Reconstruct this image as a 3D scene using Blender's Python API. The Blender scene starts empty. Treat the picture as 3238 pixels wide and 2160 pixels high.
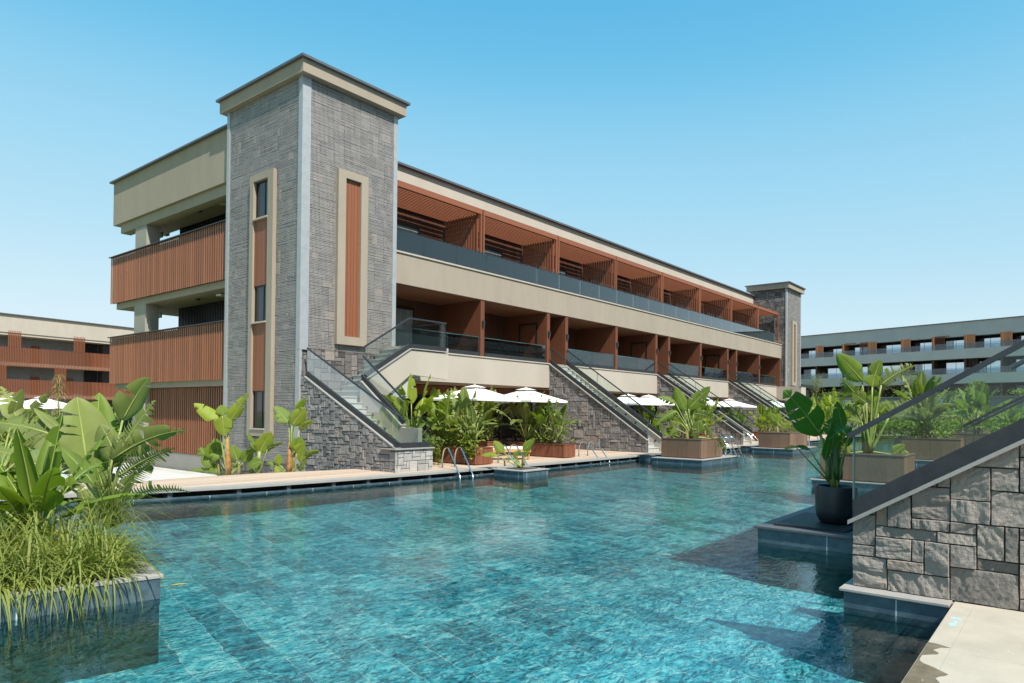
import bpy, bmesh, math, random
from mathutils import Vector, Matrix, noise
R = math.radians
scene = bpy.context.scene
col = scene.collection
# ---------------------------------------------------------------- camera
FPX, YAW, PITCH, ROLL, CY = 2186.45, R(39.24434), R(0.61966), R(0.57590), 1276.31
EYE = Vector((0, 0, 1.85))
_f = Vector((math.cos(PITCH)*math.cos(YAW), math.cos(PITCH)*math.sin(YAW), math.sin(PITCH)))
_r = Vector((math.sin(YAW), -math.cos(YAW), 0)); _u = _r.cross(_f)
CR = _r*math.cos(ROLL)+_u*math.sin(ROLL); CU = -_r*math.sin(ROLL)+_u*math.cos(ROLL); CF = _f
cam = bpy.data.objects.new('camera', bpy.data.cameras.new('camera')); col.objects.link(cam)
cam.data.sensor_width = 36; cam.data.lens = FPX/3238*36; cam.data.shift_y = (CY-1080)/3238
cam.data.clip_end = 2000; cam.data.clip_start = 0.05
M = Matrix((CR, CU, -CF)).transposed().to_4x4(); M.translation = EYE; cam.matrix_world = M
scene.camera = cam
# ---------------------------------------------------------------- sky, sun, exposure
SUN = Vector((-.25, -.75, 1)).normalized()
w = bpy.data.worlds.new("World"); scene.world = w; w.use_nodes = True
nt = w.node_tree; nt.nodes.clear()
sky = nt.nodes.new('ShaderNodeTexSky'); sky.sky_type = 'NISHITA'; sky.sun_disc = False
sky.sun_elevation = math.asin(SUN.z); sky.sun_rotation = math.atan2(SUN.x, SUN.y)
sky.altitude = 0; sky.air_density = 1.0; sky.dust_density = 0.0; sky.ozone_density = 1.4
# clear summer sky: each channel of the sky model gets its own tone curve
spl = nt.nodes.new('ShaderNodeSeparateColor'); cmb = nt.nodes.new('ShaderNodeCombineColor')
nt.links.new(sky.outputs[0], spl.inputs[0])
CURV = (((0,0),(.15,.04),(.267,.135),(.384,.31),(.62,.48),(1,.64),(1.3,.70)), ((0,0),(.12,.25),(.31,.50),(.44,.655),(.7,.77),(1,.845),(1.3,.88)), ((0,0),(.2,.5),(.446,.80),(.6,.885),(.8,.92),(1,.95),(1.3,.97)))
for i, ref in enumerate((4.06, 5.8, 7.1)):
    d_ = nt.nodes.new('ShaderNodeMath'); d_.operation = 'DIVIDE'; d_.inputs[1].default_value = ref*1.3
    fc = nt.nodes.new('ShaderNodeFloatCurve'); cv = fc.mapping.curves[0]
    cv.points[0].location = CURV[i][0]; cv.points[1].location = (1, CURV[i][-1][1])
    for x_, y_ in CURV[i][1:-1]: cv.points.new(x_/1.3, y_)
    fc.mapping.update()
    m_ = nt.nodes.new('ShaderNodeMath'); m_.operation = 'MULTIPLY'; m_.inputs[1].default_value = 6.83
    nt.links.new(spl.outputs[i], d_.inputs[0]); nt.links.new(d_.outputs[0], fc.inputs['Value']); nt.links.new(fc.outputs[0], m_.inputs[0]); nt.links.new(m_.outputs[0], cmb.inputs[i])
bg = nt.nodes.new('ShaderNodeBackground'); bg.inputs[1].default_value = 0.10
wo = nt.nodes.new('ShaderNodeOutputWorld')
nt.links.new(cmb.outputs[0], bg.inputs[0]); nt.links.new(bg.outputs[0], wo.inputs[0])
sl = bpy.data.lights.new('sun', 'SUN'); sl.energy = 5.0; sl.angle = R(0.55); sl.color = (1, .955, .88)
so = bpy.data.objects.new('sun', sl); col.objects.link(so); so.rotation_euler = SUN.to_track_quat('Z', 'Y').to_euler(); so.location = (0, -20, 40)
vs = scene.view_settings
scene.display_settings.display_device = 'sRGB'
vs.view_transform = 'Standard'; vs.look = 'None'; vs.gamma = 1; vs.exposure = 0.55
scene.cycles.max_bounces = 10; scene.cycles.diffuse_bounces = 2; scene.cycles.transparent_max_bounces = 24
scene.cycles.caustics_reflective = False; scene.cycles.caustics_refractive = False

# ---------------------------------------------------------------- helpers
def ray(px, py):      # a direction through a point of a 2351 px wide picture
    k = 3238/2351; px *= k; py *= k
    return CF + CR*((px-1619)/FPX) - CU*((py-CY)/FPX)
def at(px, py, z=None, x=None, y=None, d=None):
    v = ray(px, py)
    if z is not None: t = (z-EYE.z)/v.z
    elif x is not None: t = x/v.x
    elif y is not None: t = y/v.y
    else: t = d
    return EYE + v*t

class MB:
    def __init__(s): s.v = []; s.f = []; s.m = []; s.uv = []; s.t = []
    def face(s, idx, mi=0, uv=None, tone=0.5): s.f.append(tuple(idx)); s.m.append(mi); s.uv.append(uv); s.t.append(tone)
    def poly(s, pts, mi=0, uv=None, tone=.5):
        n = len(s.v); s.v += [tuple(p) for p in pts]; s.face(range(n, n+len(pts)), mi, uv, tone); return s
    def box(s, x0, x1, y0, y1, z0, z1, mi=0, tone=.5):
        n = len(s.v)
        s.v += [(x0,y0,z0),(x1,y0,z0),(x1,y1,z0),(x0,y1,z0),(x0,y0,z1),(x1,y0,z1),(x1,y1,z1),(x0,y1,z1)]
        for q in ((3,2,1,0),(4,5,6,7),(0,1,5,4),(1,2,6,5),(2,3,7,6),(3,0,4,7)): s.face([n+i for i in q], mi, None, tone)
        return s
    def prism(s, pts, ext, mi=0, tone=.5):
        n = len(s.v); k = len(pts); e = Vector(ext)
        s.v += [tuple(p) for p in pts] + [tuple(Vector(p)+e) for p in pts]
        s.face(range(n, n+k), mi, None, tone); s.face([n+k+i for i in range(k)][::-1], mi, None, tone)
        for i in range(k): j = (i+1) % k; s.face((n+i, n+k+i, n+k+j, n+j), mi, None, tone)
        return s
    def bar(s, a, b, wx, wz, up=(0,0,1), mi=0):   # rectangular bar from a to b
        a = Vector(a); b = Vector(b); t = (b-a).normalized(); sd = t.cross(Vector(up))
        if sd.length < 1e-4: sd = t.cross(Vector((1,0,0)))
        sd.normalize(); u2 = sd.cross(t)
        pts = [a+sd*wx/2+u2*wz/2, a-sd*wx/2+u2*wz/2, a-sd*wx/2-u2*wz/2, a+sd*wx/2-u2*wz/2]
        return s.prism(pts, b-a, mi)
    def tube(s, pts, r, n=8, mi=0, cap=True):
        pts = [Vector(p) for p in pts]; k = len(pts)
        rs = r if isinstance(r, (list, tuple)) else [r]*k
        base = len(s.v); pu = None
        for i, p in enumerate(pts):
            t = (pts[min(i+1, k-1)]-pts[max(i-1, 0)]).normalized()
            if pu is None: pu = t.orthogonal().normalized()
            else:
                pu = pu - t*pu.dot(t)
                pu = pu.normalized() if pu.length > 1e-6 else t.orthogonal().normalized()
            q = t.cross(pu)
            for j in range(n):
                a = 2*math.pi*j/n; s.v.append(tuple(p+(pu*math.cos(a)+q*math.sin(a))*rs[i]))
        for i in range(k-1):
            for j in range(n):
                j2 = (j+1) % n; s.face((base+i*n+j, base+i*n+j2, base+(i+1)*n+j2, base+(i+1)*n+j), mi)
        if cap: s.face([base+j for j in range(n)][::-1], mi); s.face([base+(k-1)*n+j for j in range(n)], mi)
        return s
    def lathe(s, c, prof, n=32, mi=0):
        base = len(s.v); c = Vector(c)
        for r_, z_ in prof:
            for j in range(n):
                a = 2*math.pi*j/n; s.v.append((c.x+r_*math.cos(a), c.y+r_*math.sin(a), c.z+z_))
        for i in range(len(prof)-1):
            for j in range(n):
                j2 = (j+1) % n; s.face((base+i*n+j, base+i*n+j2, base+(i+1)*n+j2, base+(i+1)*n+j), mi)
        return s
    def build(s, name, mats, parent=None, smooth=False, bevel=0, tones=False):
        me = bpy.data.meshes.new(name)
        b = Vector((0, 0, 0)); p = parent
        while p is not None: b += Vector(p.location); p = p.parent
        me.from_pydata([tuple(Vector(q)-b) for q in s.v], [], s.f)
        if not isinstance(mats, (list, tuple)): mats = [mats]
        for m_ in mats: me.materials.append(m_)
        me.polygons.foreach_set('material_index', s.m)
        if smooth: me.polygons.foreach_set('use_smooth', [True]*len(s.f))
        if any(u is not None for u in s.uv):
            L = me.uv_layers.new(name='UVMap'); i = 0
            for fc, u in zip(s.f, s.uv):
                for k in range(len(fc)):
                    L.data[i].uv = u[k] if u else (0.5, 0.5); i += 1
        if tones:
            A = me.attributes.new('tone', 'FLOAT', 'FACE'); A.data.foreach_set('value', s.t)
        me.validate(); me.update()
        o = bpy.data.objects.new(name, me); col.objects.link(o); o.parent = parent
        if bevel:
            bv = o.modifiers.new('bevel', 'BEVEL'); bv.width = bevel; bv.segments = 2; bv.limit_method = 'ANGLE'
        return o
def thing(name, label, cat, loc=(0,0,0), group=None):
    o = bpy.data.objects.new(name, None); col.objects.link(o); o.location = loc; o.empty_display_size = .2
    o['label'] = label; o['category'] = cat
    if group: o['group'] = group
    return o
def tag(o, label, cat, group=None):
    o['label'] = label; o['category'] = cat
    if group: o['group'] = group
    return o
def struct(o): o['kind'] = 'structure'; return o
def copy_tree(o, parent=None):
    c = o.copy(); col.objects.link(c); c.parent = parent
    for ch in list(o.children): copy_tree(ch, c)
    return c

# ---------------------------------------------------------------- materials
def newmat(name):
    m = bpy.data.materials.new(name); m.use_nodes = True; t = m.node_tree; t.nodes.clear()
    o = t.nodes.new('ShaderNodeOutputMaterial'); return m, t, o
def N(t, typ, **kw):
    n = t.nodes.new(typ)
    for k, v_ in kw.items():
        if k.startswith('_'): setattr(n, k[1:], v_)
        else: n.inputs[k.replace('__', ' ')].default_value = v_
    return n
def L(t, a, b): t.links.new(a, b)
def c4(c): return (c[0], c[1], c[2], 1)
def coords(t, scale=(1,1,1), rot=(0,0,0), kind='Object'):
    tc = t.nodes.new('ShaderNodeTexCoord'); mp = t.nodes.new('ShaderNodeMapping')
    mp.inputs['Scale'].default_value = scale; mp.inputs['Rotation'].default_value = rot
    L(t, tc.outputs[kind], mp.inputs['Vector']); return mp.outputs[0]
def ramp(t, fac, stops):
    r_ = t.nodes.new('ShaderNodeValToRGB'); e = r_.color_ramp.elements
    while len(e) < len(stops): e.new(0.5)
    for i, (p, c) in enumerate(stops): e[i].position = p; e[i].color = c4(c)
    L(t, fac, r_.inputs[0]); return r_.outputs[0]
def mixc(t, fac, a, b, mode='MIX'):
    n = t.nodes.new('ShaderNodeMix'); n.data_type = 'RGBA'; n.blend_type = mode
    if isinstance(fac, (int, float)): n.inputs[0].default_value = fac
    else: L(t, fac, n.inputs[0])
    for i, x in ((6, a), (7, b)):
        if isinstance(x, tuple): n.inputs[i].default_value = c4(x)
        else: L(t, x, n.inputs[i])
    return n.outputs[2]
def simple(name, c, rough=.6, metal=0, var=.12, scale=3, bump=0, bscale=40, spec=.5, stretch=(1,1,1)):
    m, t, o = newmat(name); p = N(t, 'ShaderNodeBsdfPrincipled', Roughness=rough, Metallic=metal)
    p.inputs['Specular IOR Level'].default_value = spec
    vec = coords(t, stretch)
    n1 = N(t, 'ShaderNodeTexNoise', Scale=scale, Detail=6.0, Roughness=.6); L(t, vec, n1.inputs['Vector'])
    L(t, ramp(t, n1.outputs[0], [(.3, tuple(x*(1-var) for x in c)), (.7, tuple(min(1, x*(1+var)) for x in c))]), p.inputs['Base Color'])
    if bump:
        n2 = N(t, 'ShaderNodeTexNoise', Scale=bscale, Detail=5.0); L(t, vec, n2.inputs['Vector'])
        b = N(t, 'ShaderNodeBump', Strength=bump, Distance=.02); L(t, n2.outputs[0], b.inputs['Height']); L(t, b.outputs[0], p.inputs['Normal'])
    L(t, p.outputs[0], o.inputs[0]); return m
def wood(name, c, axis='z', board=.1, rough=.55, var=.25, groove=.08):
    # boards laid side by side across one axis, grain along another
    m, t, o = newmat(name); p = N(t, 'ShaderNodeBsdfPrincipled', Roughness=rough)
    tc = t.nodes.new('ShaderNodeTexCoord'); sx = t.nodes.new('ShaderNodeSeparateXYZ'); L(t, tc.outputs['Object'], sx.inputs[0])
    # board coordinate: for vertical boards x+y, for boards along x use y+z, for boards along y use x+z
    add = N(t, 'ShaderNodeMath', _operation='ADD')
    pair = {'z': ('X', 'Y'), 'x': ('Y', 'Z'), 'y': ('X', 'Z')}[axis]
    L(t, sx.outputs[pair[0]], add.inputs[0]); L(t, sx.outputs[pair[1]], add.inputs[1])
    dv = N(t, 'ShaderNodeMath', _operation='DIVIDE'); dv.inputs[1].default_value = board; L(t, add.outputs[0], dv.inputs[0])
    fl = N(t, 'ShaderNodeMath', _operation='FLOOR'); L(t, dv.outputs[0], fl.inputs[0])
    fr = N(t, 'ShaderNodeMath', _operation='FRACT'); L(t, dv.outputs[0], fr.inputs[0])
    wn = N(t, 'ShaderNodeTexWhiteNoise', _noise_dimensions='1D'); L(t, fl.outputs[0], wn.inputs['W'])
    st = {'z': (9, 9, .6), 'x': (.6, 9, 9), 'y': (9, .6, 9)}[axis]
    vec = coords(t, st); g = N(t, 'ShaderNodeTexNoise', Scale=4.0, Detail=8.0, Roughness=.65, Distortion=.6); L(t, vec, g.inputs['Vector'])
    ad = N(t, 'ShaderNodeMath', _operation='MULTIPLY_ADD'); L(t, wn.outputs[0], ad.inputs[0]); ad.inputs[1].default_value = .45
    ml = N(t, 'ShaderNodeMath', _operation='MULTIPLY'); L(t, g.outputs[0], ml.inputs[0]); ml.inputs[1].default_value = .75; L(t, ml.outputs[0], ad.inputs[2])
    cc = ramp(t, ad.outputs[0], [(.2, tuple(x*(1-var) for x in c)), (.85, tuple(x*(1+var) for x in c))])
    lt = N(t, 'ShaderNodeMath', _operation='LESS_THAN'); L(t, fr.outputs[0], lt.inputs[0]); lt.inputs[1].default_value = groove
    L(t, mixc(t, lt.outputs[0], cc, tuple(x*.25 for x in c)), p.inputs['Base Color'])
    iv = N(t, 'ShaderNodeMath', _operation='SUBTRACT'); iv.inputs[0].default_value = 1; L(t, lt.outputs[0], iv.inputs[1])
    b = N(t, 'ShaderNodeBump', Strength=.5, Distance=.01); L(t, iv.outputs[0], b.inputs['Height']); L(t, b.outputs[0], p.inputs['Normal'])
    L(t, p.outputs[0], o.inputs[0]); return m
def stone(name, stops, bump=.8, sc=1.0):
    m, t, o = newmat(name); p = N(t, 'ShaderNodeBsdfPrincipled', Roughness=.85)
    at_ = t.nodes.new('ShaderNodeAttribute'); at_.attribute_name = 'tone'
    vec = coords(t)
    n1 = N(t, 'ShaderNodeTexNoise', Scale=5.0, Detail=8.0, Roughness=.65); L(t, vec, n1.inputs['Vector'])
    ad = N(t, 'ShaderNodeMath', _operation='MULTIPLY_ADD'); L(t, n1.outputs[0], ad.inputs[0]); ad.inputs[1].default_value = .2
    sb = N(t, 'ShaderNodeMath', _operation='SUBTRACT'); L(t, at_.outputs['Fac'], sb.inputs[0]); sb.inputs[1].default_value = .1; L(t, sb.outputs[0], ad.inputs[2])
    L(t, ramp(t, ad.outputs[0], stops), p.inputs['Base Color'])
    n2 = N(t, 'ShaderNodeTexNoise', Scale=16.0*sc, Detail=9.0, Roughness=.7, Distortion=.4); L(t, vec, n2.inputs['Vector'])
    n3 = N(t, 'ShaderNodeTexMusgrave') if False else N(t, 'ShaderNodeTexVoronoi', Scale=9.0*sc); L(t, vec, n3.inputs['Vector'])
    a2 = N(t, 'ShaderNodeMath', _operation='MULTIPLY_ADD'); L(t, n3.outputs[0], a2.inputs[0]); a2.inputs[1].default_value = .5; L(t, n2.outputs[0], a2.inputs[2])
    b = N(t, 'ShaderNodeBump', Strength=bump, Distance=.03); L(t, a2.outputs[0], b.inputs['Height']); L(t, b.outputs[0], p.inputs['Normal'])
    L(t, p.outputs[0], o.inputs[0]); return m
def glass_mat(name, tint, rough=.0, refl=1.0, ior=1.5):
    m, t, o = newmat(name)
    tr = t.nodes.new('ShaderNodeBsdfTransparent'); tr.inputs[0].default_value = c4(tint)
    gl = N(t, 'ShaderNodeBsdfGlossy', Roughness=rough)
    fr = N(t, 'ShaderNodeFresnel', IOR=ior); mu = N(t, 'ShaderNodeMath', _operation='MULTIPLY'); mu.inputs[1].default_value = refl
    L(t, fr.outputs[0], mu.inputs[0])
    mx = t.nodes.new('ShaderNodeMixShader'); L(t, mu.outputs[0], mx.inputs[0]); L(t, tr.outputs[0], mx.inputs[1]); L(t, gl.outputs[0], mx.inputs[2])
    L(t, mx.outputs[0], o.inputs[0]); return m
def leaf_mat(name, c, trans=.4, rib=(.35, .42, .1), rough=.5, var=.35):
    m, t, o = newmat(name)
    uvn = t.nodes.new('ShaderNodeUVMap'); sx = t.nodes.new('ShaderNodeSeparateXYZ'); L(t, uvn.outputs[0], sx.inputs[0])
    oi = t.nodes.new('ShaderNodeObjectInfo')
    vec = coords(t); n1 = N(t, 'ShaderNodeTexNoise', Scale=2.5, Detail=3.0); L(t, vec, n1.inputs['Vector'])
    ad = N(t, 'ShaderNodeMath', _operation='MULTIPLY_ADD'); L(t, oi.outputs['Random'], ad.inputs[0]); ad.inputs[1].default_value = .35
    m3 = N(t, 'ShaderNodeMath', _operation='MULTIPLY'); L(t, n1.outputs[0], m3.inputs[0]); m3.inputs[1].default_value = .75; L(t, m3.outputs[0], ad.inputs[2])
    cc = ramp(t, ad.outputs[0], [(.25, tuple(x*(1-var) for x in c)), (.8, (c[0]*(1+var*1.3), c[1]*(1+var), c[2]*(1+var*.5)))])
    # side ribs run from the midrib outwards: stripes along u
    ri = N(t, 'ShaderNodeMath', _operation='MULTIPLY'); L(t, sx.outputs[0], ri.inputs[0]); ri.inputs[1].default_value = 400
    sn = N(t, 'ShaderNodeMath', _operation='SINE'); L(t, ri.outputs[0], sn.inputs[0])
    s2 = N(t, 'ShaderNodeMath', _operation='MULTIPLY_ADD'); L(t, sn.outputs[0], s2.inputs[0]); s2.inputs[1].default_value = .5; s2.inputs[2].default_value = .5
    c2 = mixc(t, s2.outputs[0], cc, mixc(t, .13, cc, rib))
    p = N(t, 'ShaderNodeBsdfPrincipled', Roughness=rough); p.inputs['Specular IOR Level'].default_value = .3; L(t, c2, p.inputs['Base Color'])
    b = N(t, 'ShaderNodeBump', Strength=.25, Distance=.006); L(t, s2.outputs[0], b.inputs['Height']); L(t, b.outputs[0], p.inputs['Normal'])
    tl = t.nodes.new('ShaderNodeBsdfTranslucent')
    L(t, mixc(t, 1.0, c2, (1.5, 1.6, .5), 'MULTIPLY'), tl.inputs[0])
    mx = N(t, 'ShaderNodeMixShader', Fac=trans); L(t, p.outputs[0], mx.inputs[1]); L(t, tl.outputs[0], mx.inputs[2])
    L(t, mx.outputs[0], o.inputs[0]); return m

PL = simple('beige_plaster', (.30, .25, .192), .85, var=.07, scale=1.6, bump=.25, bscale=90, stretch=(1,1,.25))
PLL = simple('pale_plaster', (.405, .355, .295), .85, var=.06, scale=.9, bump=.2, bscale=60, stretch=(1,1,.35))
PLG = simple('grey_plaster', (.30, .275, .235), .85, var=.06, scale=1.5, bump=.2)
BGPL = simple('far_grey_plaster', (.50, .46, .44), .85, var=.06, scale=.6)
CAP = simple('roof_metal', (.11, .115, .125), .5, metal=.3, var=.15, scale=2)
GALV = simple('galvanised_steel', (.36, .365, .37), .5, metal=.25, var=.08, scale=5)
WIRE = simple('galvanised_wire', (.44, .40, .375), .5, metal=.3, var=.1)
ANTH = simple('anthracite_metal', (.035, .04, .047), .42, metal=.2, var=.15, scale=6)
CHAN = simple('dark_channel', (.022, .023, .026), .55, var=.3, scale=9, bump=.05)
STEEL = simple('polished_steel', (.72, .72, .71), .13, metal=1, var=.03)
BLACKF = simple('black_frame', (.012, .013, .015), .4, var=.1)
PANE = simple('dark_window_glass', (.012, .014, .016), .03, var=.1, spec=.7)
PANEB = simple('mirror_window_glass', (.62, .68, .72), .03, metal=.9, var=.04)
CURT = simple('curtain_behind_glass', (.20, .235, .245), .35, var=.5, scale=2, stretch=(14,14,.1))
COPE = simple('grey_stone_coping', (.30, .28, .255), .7, var=.09, scale=6, bump=.1)
COPED = simple('dark_granite_coping', (.075, .078, .082), .55, var=.15, scale=8, bump=.1)
PAVE = simple('pale_stone_paving', (.42, .37, .295), .62, var=.1, scale=3, bump=.12, bscale=30)
STEPM = simple('grey_step_stone', (.40, .41, .385), .7, var=.08, scale=5)
CLAD = wood('shade_darkened_cladding', (.085, .032, .016), 'z', .11, var=.3)  # darker timber copy; the shade inside the balconies is put into its colour
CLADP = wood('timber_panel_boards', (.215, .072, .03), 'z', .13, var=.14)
SLATB = wood('timber_slat_gallery', (.25, .092, .041), 'z', .172, groove=0, var=.3)
SLAT = wood('timber_slat', (.20, .066, .028), 'z', 5.0, groove=0, var=.25)
PARTY = wood('shade_darkened_party_boards', (.14, .046, .02), 'z', .12, var=.15)  # panel timber darkened; balcony shade is part of this colour
SLATX = wood('timber_slat_long', (.20, .064, .027), 'x', 5.0, groove=0, var=.22)
CEILW = wood('timber_ceiling', (.17, .066, .03), 'x', .12)
DECKW = wood('deck_boards', (.47, .345, .25), 'x', .14, rough=.75, var=.22, groove=.05)
BOXRED = wood('planter_red_boards', (.18, .062, .03), 'z', .1, var=.3)
BOXBR = wood('planter_brown_boards', (.185, .108, .066), 'z', .42, var=.45, groove=.02)
TEAK = wood('teak_frame', (.52, .29, .11), 'x', 3, groove=0)
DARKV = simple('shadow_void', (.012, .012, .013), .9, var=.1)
CANV = simple('white_canvas', (.83, .80, .74), .9, var=.03, scale=2)
POLEW = simple('umbrella_pole_wood', (.5, .34, .17), .5, var=.15)
SOIL = simple('soil', (.06, .043, .03), .95, var=.4, scale=12, bump=.6)
UWALL = simple('dimmed_underwater_tile', (.03, .075, .08), .5, var=.3, scale=5)  # copy of the rim tile, its colour darkened as if less lit underwater
POT = simple('black_glazed_pot', (.012, .014, .018), .42, var=.2, scale=2)
RUB = simple('black_rubber_board', (.02, .019, .021), .6, var=.3, bump=.2)
CUSH = simple('cream_cushion', (.72, .68, .6), .9, var=.05)
ST_D = stone('grey_cut_stone', [(0, (.105, .10, .10)), (.35, (.18, .17, .165)), (.6, (.25, .232, .22)), (.85, (.275, .215, .185)), (1, (.35, .30, .25))])
ST_T = stone('tower_stone', [(0, (.055, .048, .046)), (.35, (.125, .113, .106)), (.7, (.20, .18, .166)), (1, (.33, .26, .20))], .6)
ST_L = stone('light_cut_stone', [(0, (.26, .25, .235)), (.5, (.36, .345, .325)), (.85, (.43, .40, .36)), (1, (.46, .38, .27))], .5)
ST_F = stone('foreground_cut_stone', [(0, (.15, .133, .12)), (.4, (.245, .216, .19)), (.75, (.33, .285, .24)), (1, (.33, .21, .15))], .7, 2.6)
MORT = simple('mortar', (.07, .068, .066), .95, var=.2)
MORTL = simple('light_mortar', (.34, .32, .29), .95, var=.1)
G_BAL = glass_mat('balustrade_glass', (.93, .97, .96), 0, .28)
G_FG = glass_mat('foreground_glass', (.86, .94, .915), 0, .8)
G_UP = glass_mat('upper_balustrade_glass', (.92, .96, 1.0), 0, 2.8)
G_SM = glass_mat('smoked_glass', (.62, .68, .69), 0, .6)
LEAF = leaf_mat('leaf_banana', (.11, .17, .022), .38)
LEAFG = leaf_mat('leaf_strelitzia_grey', (.15, .185, .055), .3)
LEAFY = leaf_mat('leaf_yellow_green', (.18, .235, .025), .4)
LEAFD = leaf_mat('leaf_dark', (.03, .115, .014), .42)
LEAFO = leaf_mat('leaf_old_yellow', (.5, .33, .07), .3, rib=(.5, .35, .1))
RIBM = simple('leaf_stalk', (.24, .29, .07), .5, var=.2)
BARK = simple('banana_stem', (.20, .17, .06), .7, var=.45, scale=6, bump=.3, bscale=14, stretch=(1,1,.4))
BARKR = simple('banana_stem_red', (.33, .15, .05), .6, var=.5, scale=7, bump=.3, bscale=14)
TRUNK = simple('tree_bark', (.13, .10, .075), .9, var=.3, bump=.5)
OLIVE = leaf_mat('leaf_olive', (.15, .18, .085), .25, var=.25)
GRASSM = leaf_mat('leaf_grass', (.15, .185, .04), .28, var=.35)
BUSH = leaf_mat('leaf_bush', (.10, .16, .02), .34, var=.4)
PLUME = leaf_mat('leaf_plume', (.36, .30, .15), .3, var=.3)
LAMPM = simple('lamp_opal', (.75, .74, .72), .4, var=.02)
GREENS = simple('exit_green', (.02, .30, .16), .4, var=.03)

def water_mat():
    m, t, o = newmat('pool_water')
    tr = t.nodes.new('ShaderNodeBsdfTransparent')
    gl = N(t, 'ShaderNodeBsdfGlossy', Roughness=.01)
    # cell pattern in the transmission colour stands in for caustic light from ripples
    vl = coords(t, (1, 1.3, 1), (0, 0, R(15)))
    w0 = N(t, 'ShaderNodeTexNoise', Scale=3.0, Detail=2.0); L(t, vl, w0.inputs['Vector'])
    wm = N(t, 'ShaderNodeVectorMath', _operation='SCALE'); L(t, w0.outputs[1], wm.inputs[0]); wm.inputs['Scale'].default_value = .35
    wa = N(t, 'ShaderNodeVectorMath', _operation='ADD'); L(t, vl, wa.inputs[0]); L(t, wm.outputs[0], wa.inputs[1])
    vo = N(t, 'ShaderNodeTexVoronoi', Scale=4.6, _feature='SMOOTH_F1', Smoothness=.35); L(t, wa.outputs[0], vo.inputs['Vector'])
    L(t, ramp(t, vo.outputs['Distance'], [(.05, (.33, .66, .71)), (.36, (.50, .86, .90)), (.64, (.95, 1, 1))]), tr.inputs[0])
    v1 = coords(t, (1, 1, 1), (0, 0, R(35)))
    a = N(t, 'ShaderNodeTexNoise', Scale=.9, Detail=1.0, Roughness=.5, Distortion=.4); L(t, v1, a.inputs['Vector'])
    v2 = coords(t, (1, 1.6, 1), (0, 0, R(-20)))
    b_ = N(t, 'ShaderNodeTexNoise', Scale=5.0, Detail=3.5, Roughness=.6, Distortion=.8); L(t, v2, b_.inputs['Vector'])
    mu = N(t, 'ShaderNodeMath', _operation='MULTIPLY_ADD'); L(t, a.outputs[0], mu.inputs[0]); mu.inputs[1].default_value = 2.0; L(t, b_.outputs[0], mu.inputs[2])
    bp = N(t, 'ShaderNodeBump', Strength=1.0, Distance=.005); L(t, mu.outputs[0], bp.inputs['Height'])
    fr = N(t, 'ShaderNodeFresnel', IOR=1.58); L(t, bp.outputs[0], fr.inputs['Normal']); L(t, bp.outputs[0], gl.inputs['Normal'])
    mx = t.nodes.new('ShaderNodeMixShader'); L(t, fr.outputs[0], mx.inputs[0]); L(t, tr.outputs[0], mx.inputs[1]); L(t, gl.outputs[0], mx.inputs[2])
    L(t, mx.outputs[0], o.inputs[0]); return m
def tile_mat(name, rot=R(-77.6), wob=.06, sc=1.0, dark=1.0):
    m, t, o = newmat(name); p = N(t, 'ShaderNodeBsdfPrincipled', Roughness=.5)
    base = coords(t, (1, 1, 1), (0, 0, rot))
    nz = N(t, 'ShaderNodeTexNoise', Scale=3.4, Detail=3.0); L(t, coords(t), nz.inputs['Vector'])
    sb = N(t, 'ShaderNodeVectorMath', _operation='SUBTRACT'); L(t, nz.outputs[1], sb.inputs[0]); sb.inputs[1].default_value = (.5, .5, .5)
    scl = N(t, 'ShaderNodeVectorMath', _operation='SCALE'); L(t, sb.outputs[0], scl.inputs[0]); scl.inputs['Scale'].default_value = wob*2.2
    av = N(t, 'ShaderNodeVectorMath', _operation='ADD'); L(t, base, av.inputs[0]); L(t, scl.outputs[0], av.inputs[1])
    bk = N(t, 'ShaderNodeTexBrick', Scale=1.0, Mortar__Size=.0065, Mortar__Smooth=.2, Bias=0.0); bk.offset = .5
    bk.inputs['Brick Width'].default_value = .88*sc; bk.inputs['Row Height'].default_value = .44*sc
    L(t, av.outputs[0], bk.inputs['Vector'])
    bk.inputs['Color1'].default_value = (0, 0, 0, 1); bk.inputs['Color2'].default_value = (1, 1, 1, 1)
    n2 = N(t, 'ShaderNodeTexNoise', Scale=6.5, Detail=9.0, Roughness=.75, Distortion=1.2); L(t, av.outputs[0], n2.inputs['Vector'])
    n3 = N(t, 'ShaderNodeTexNoise', Scale=22.0, Detail=6.0, Roughness=.7); L(t, av.outputs[0], n3.inputs['Vector'])
    m1 = N(t, 'ShaderNodeMath', _operation='MULTIPLY_ADD'); L(t, n3.outputs[0], m1.inputs[0]); m1.inputs[1].default_value = .55; L(t, n2.outputs[0], m1.inputs[2])
    m2 = N(t, 'ShaderNodeMath', _operation='MULTIPLY_ADD'); L(t, bk.outputs['Color'], m2.inputs[0]); m2.inputs[1].default_value = .16; L(t, m1.outputs[0], m2.inputs[2])
    k = dark
    cc = ramp(t, m2.outputs[0], [(.58, (.015*k, .065*k, .078*k)), (.73, (.038*k, .19*k, .22*k)), (.86, (.07*k, .42*k, .48*k)), (1.0, (.28*k, .68*k, .66*k))])
    L(t, mixc(t, bk.outputs['Fac'], cc, (.42, .60, .58)), p.inputs['Base Color'])
    L(t, p.outputs[0], o.inputs[0]); return m
WATER = water_mat(); FLOORT = tile_mat('pool_floor_tile')
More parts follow.
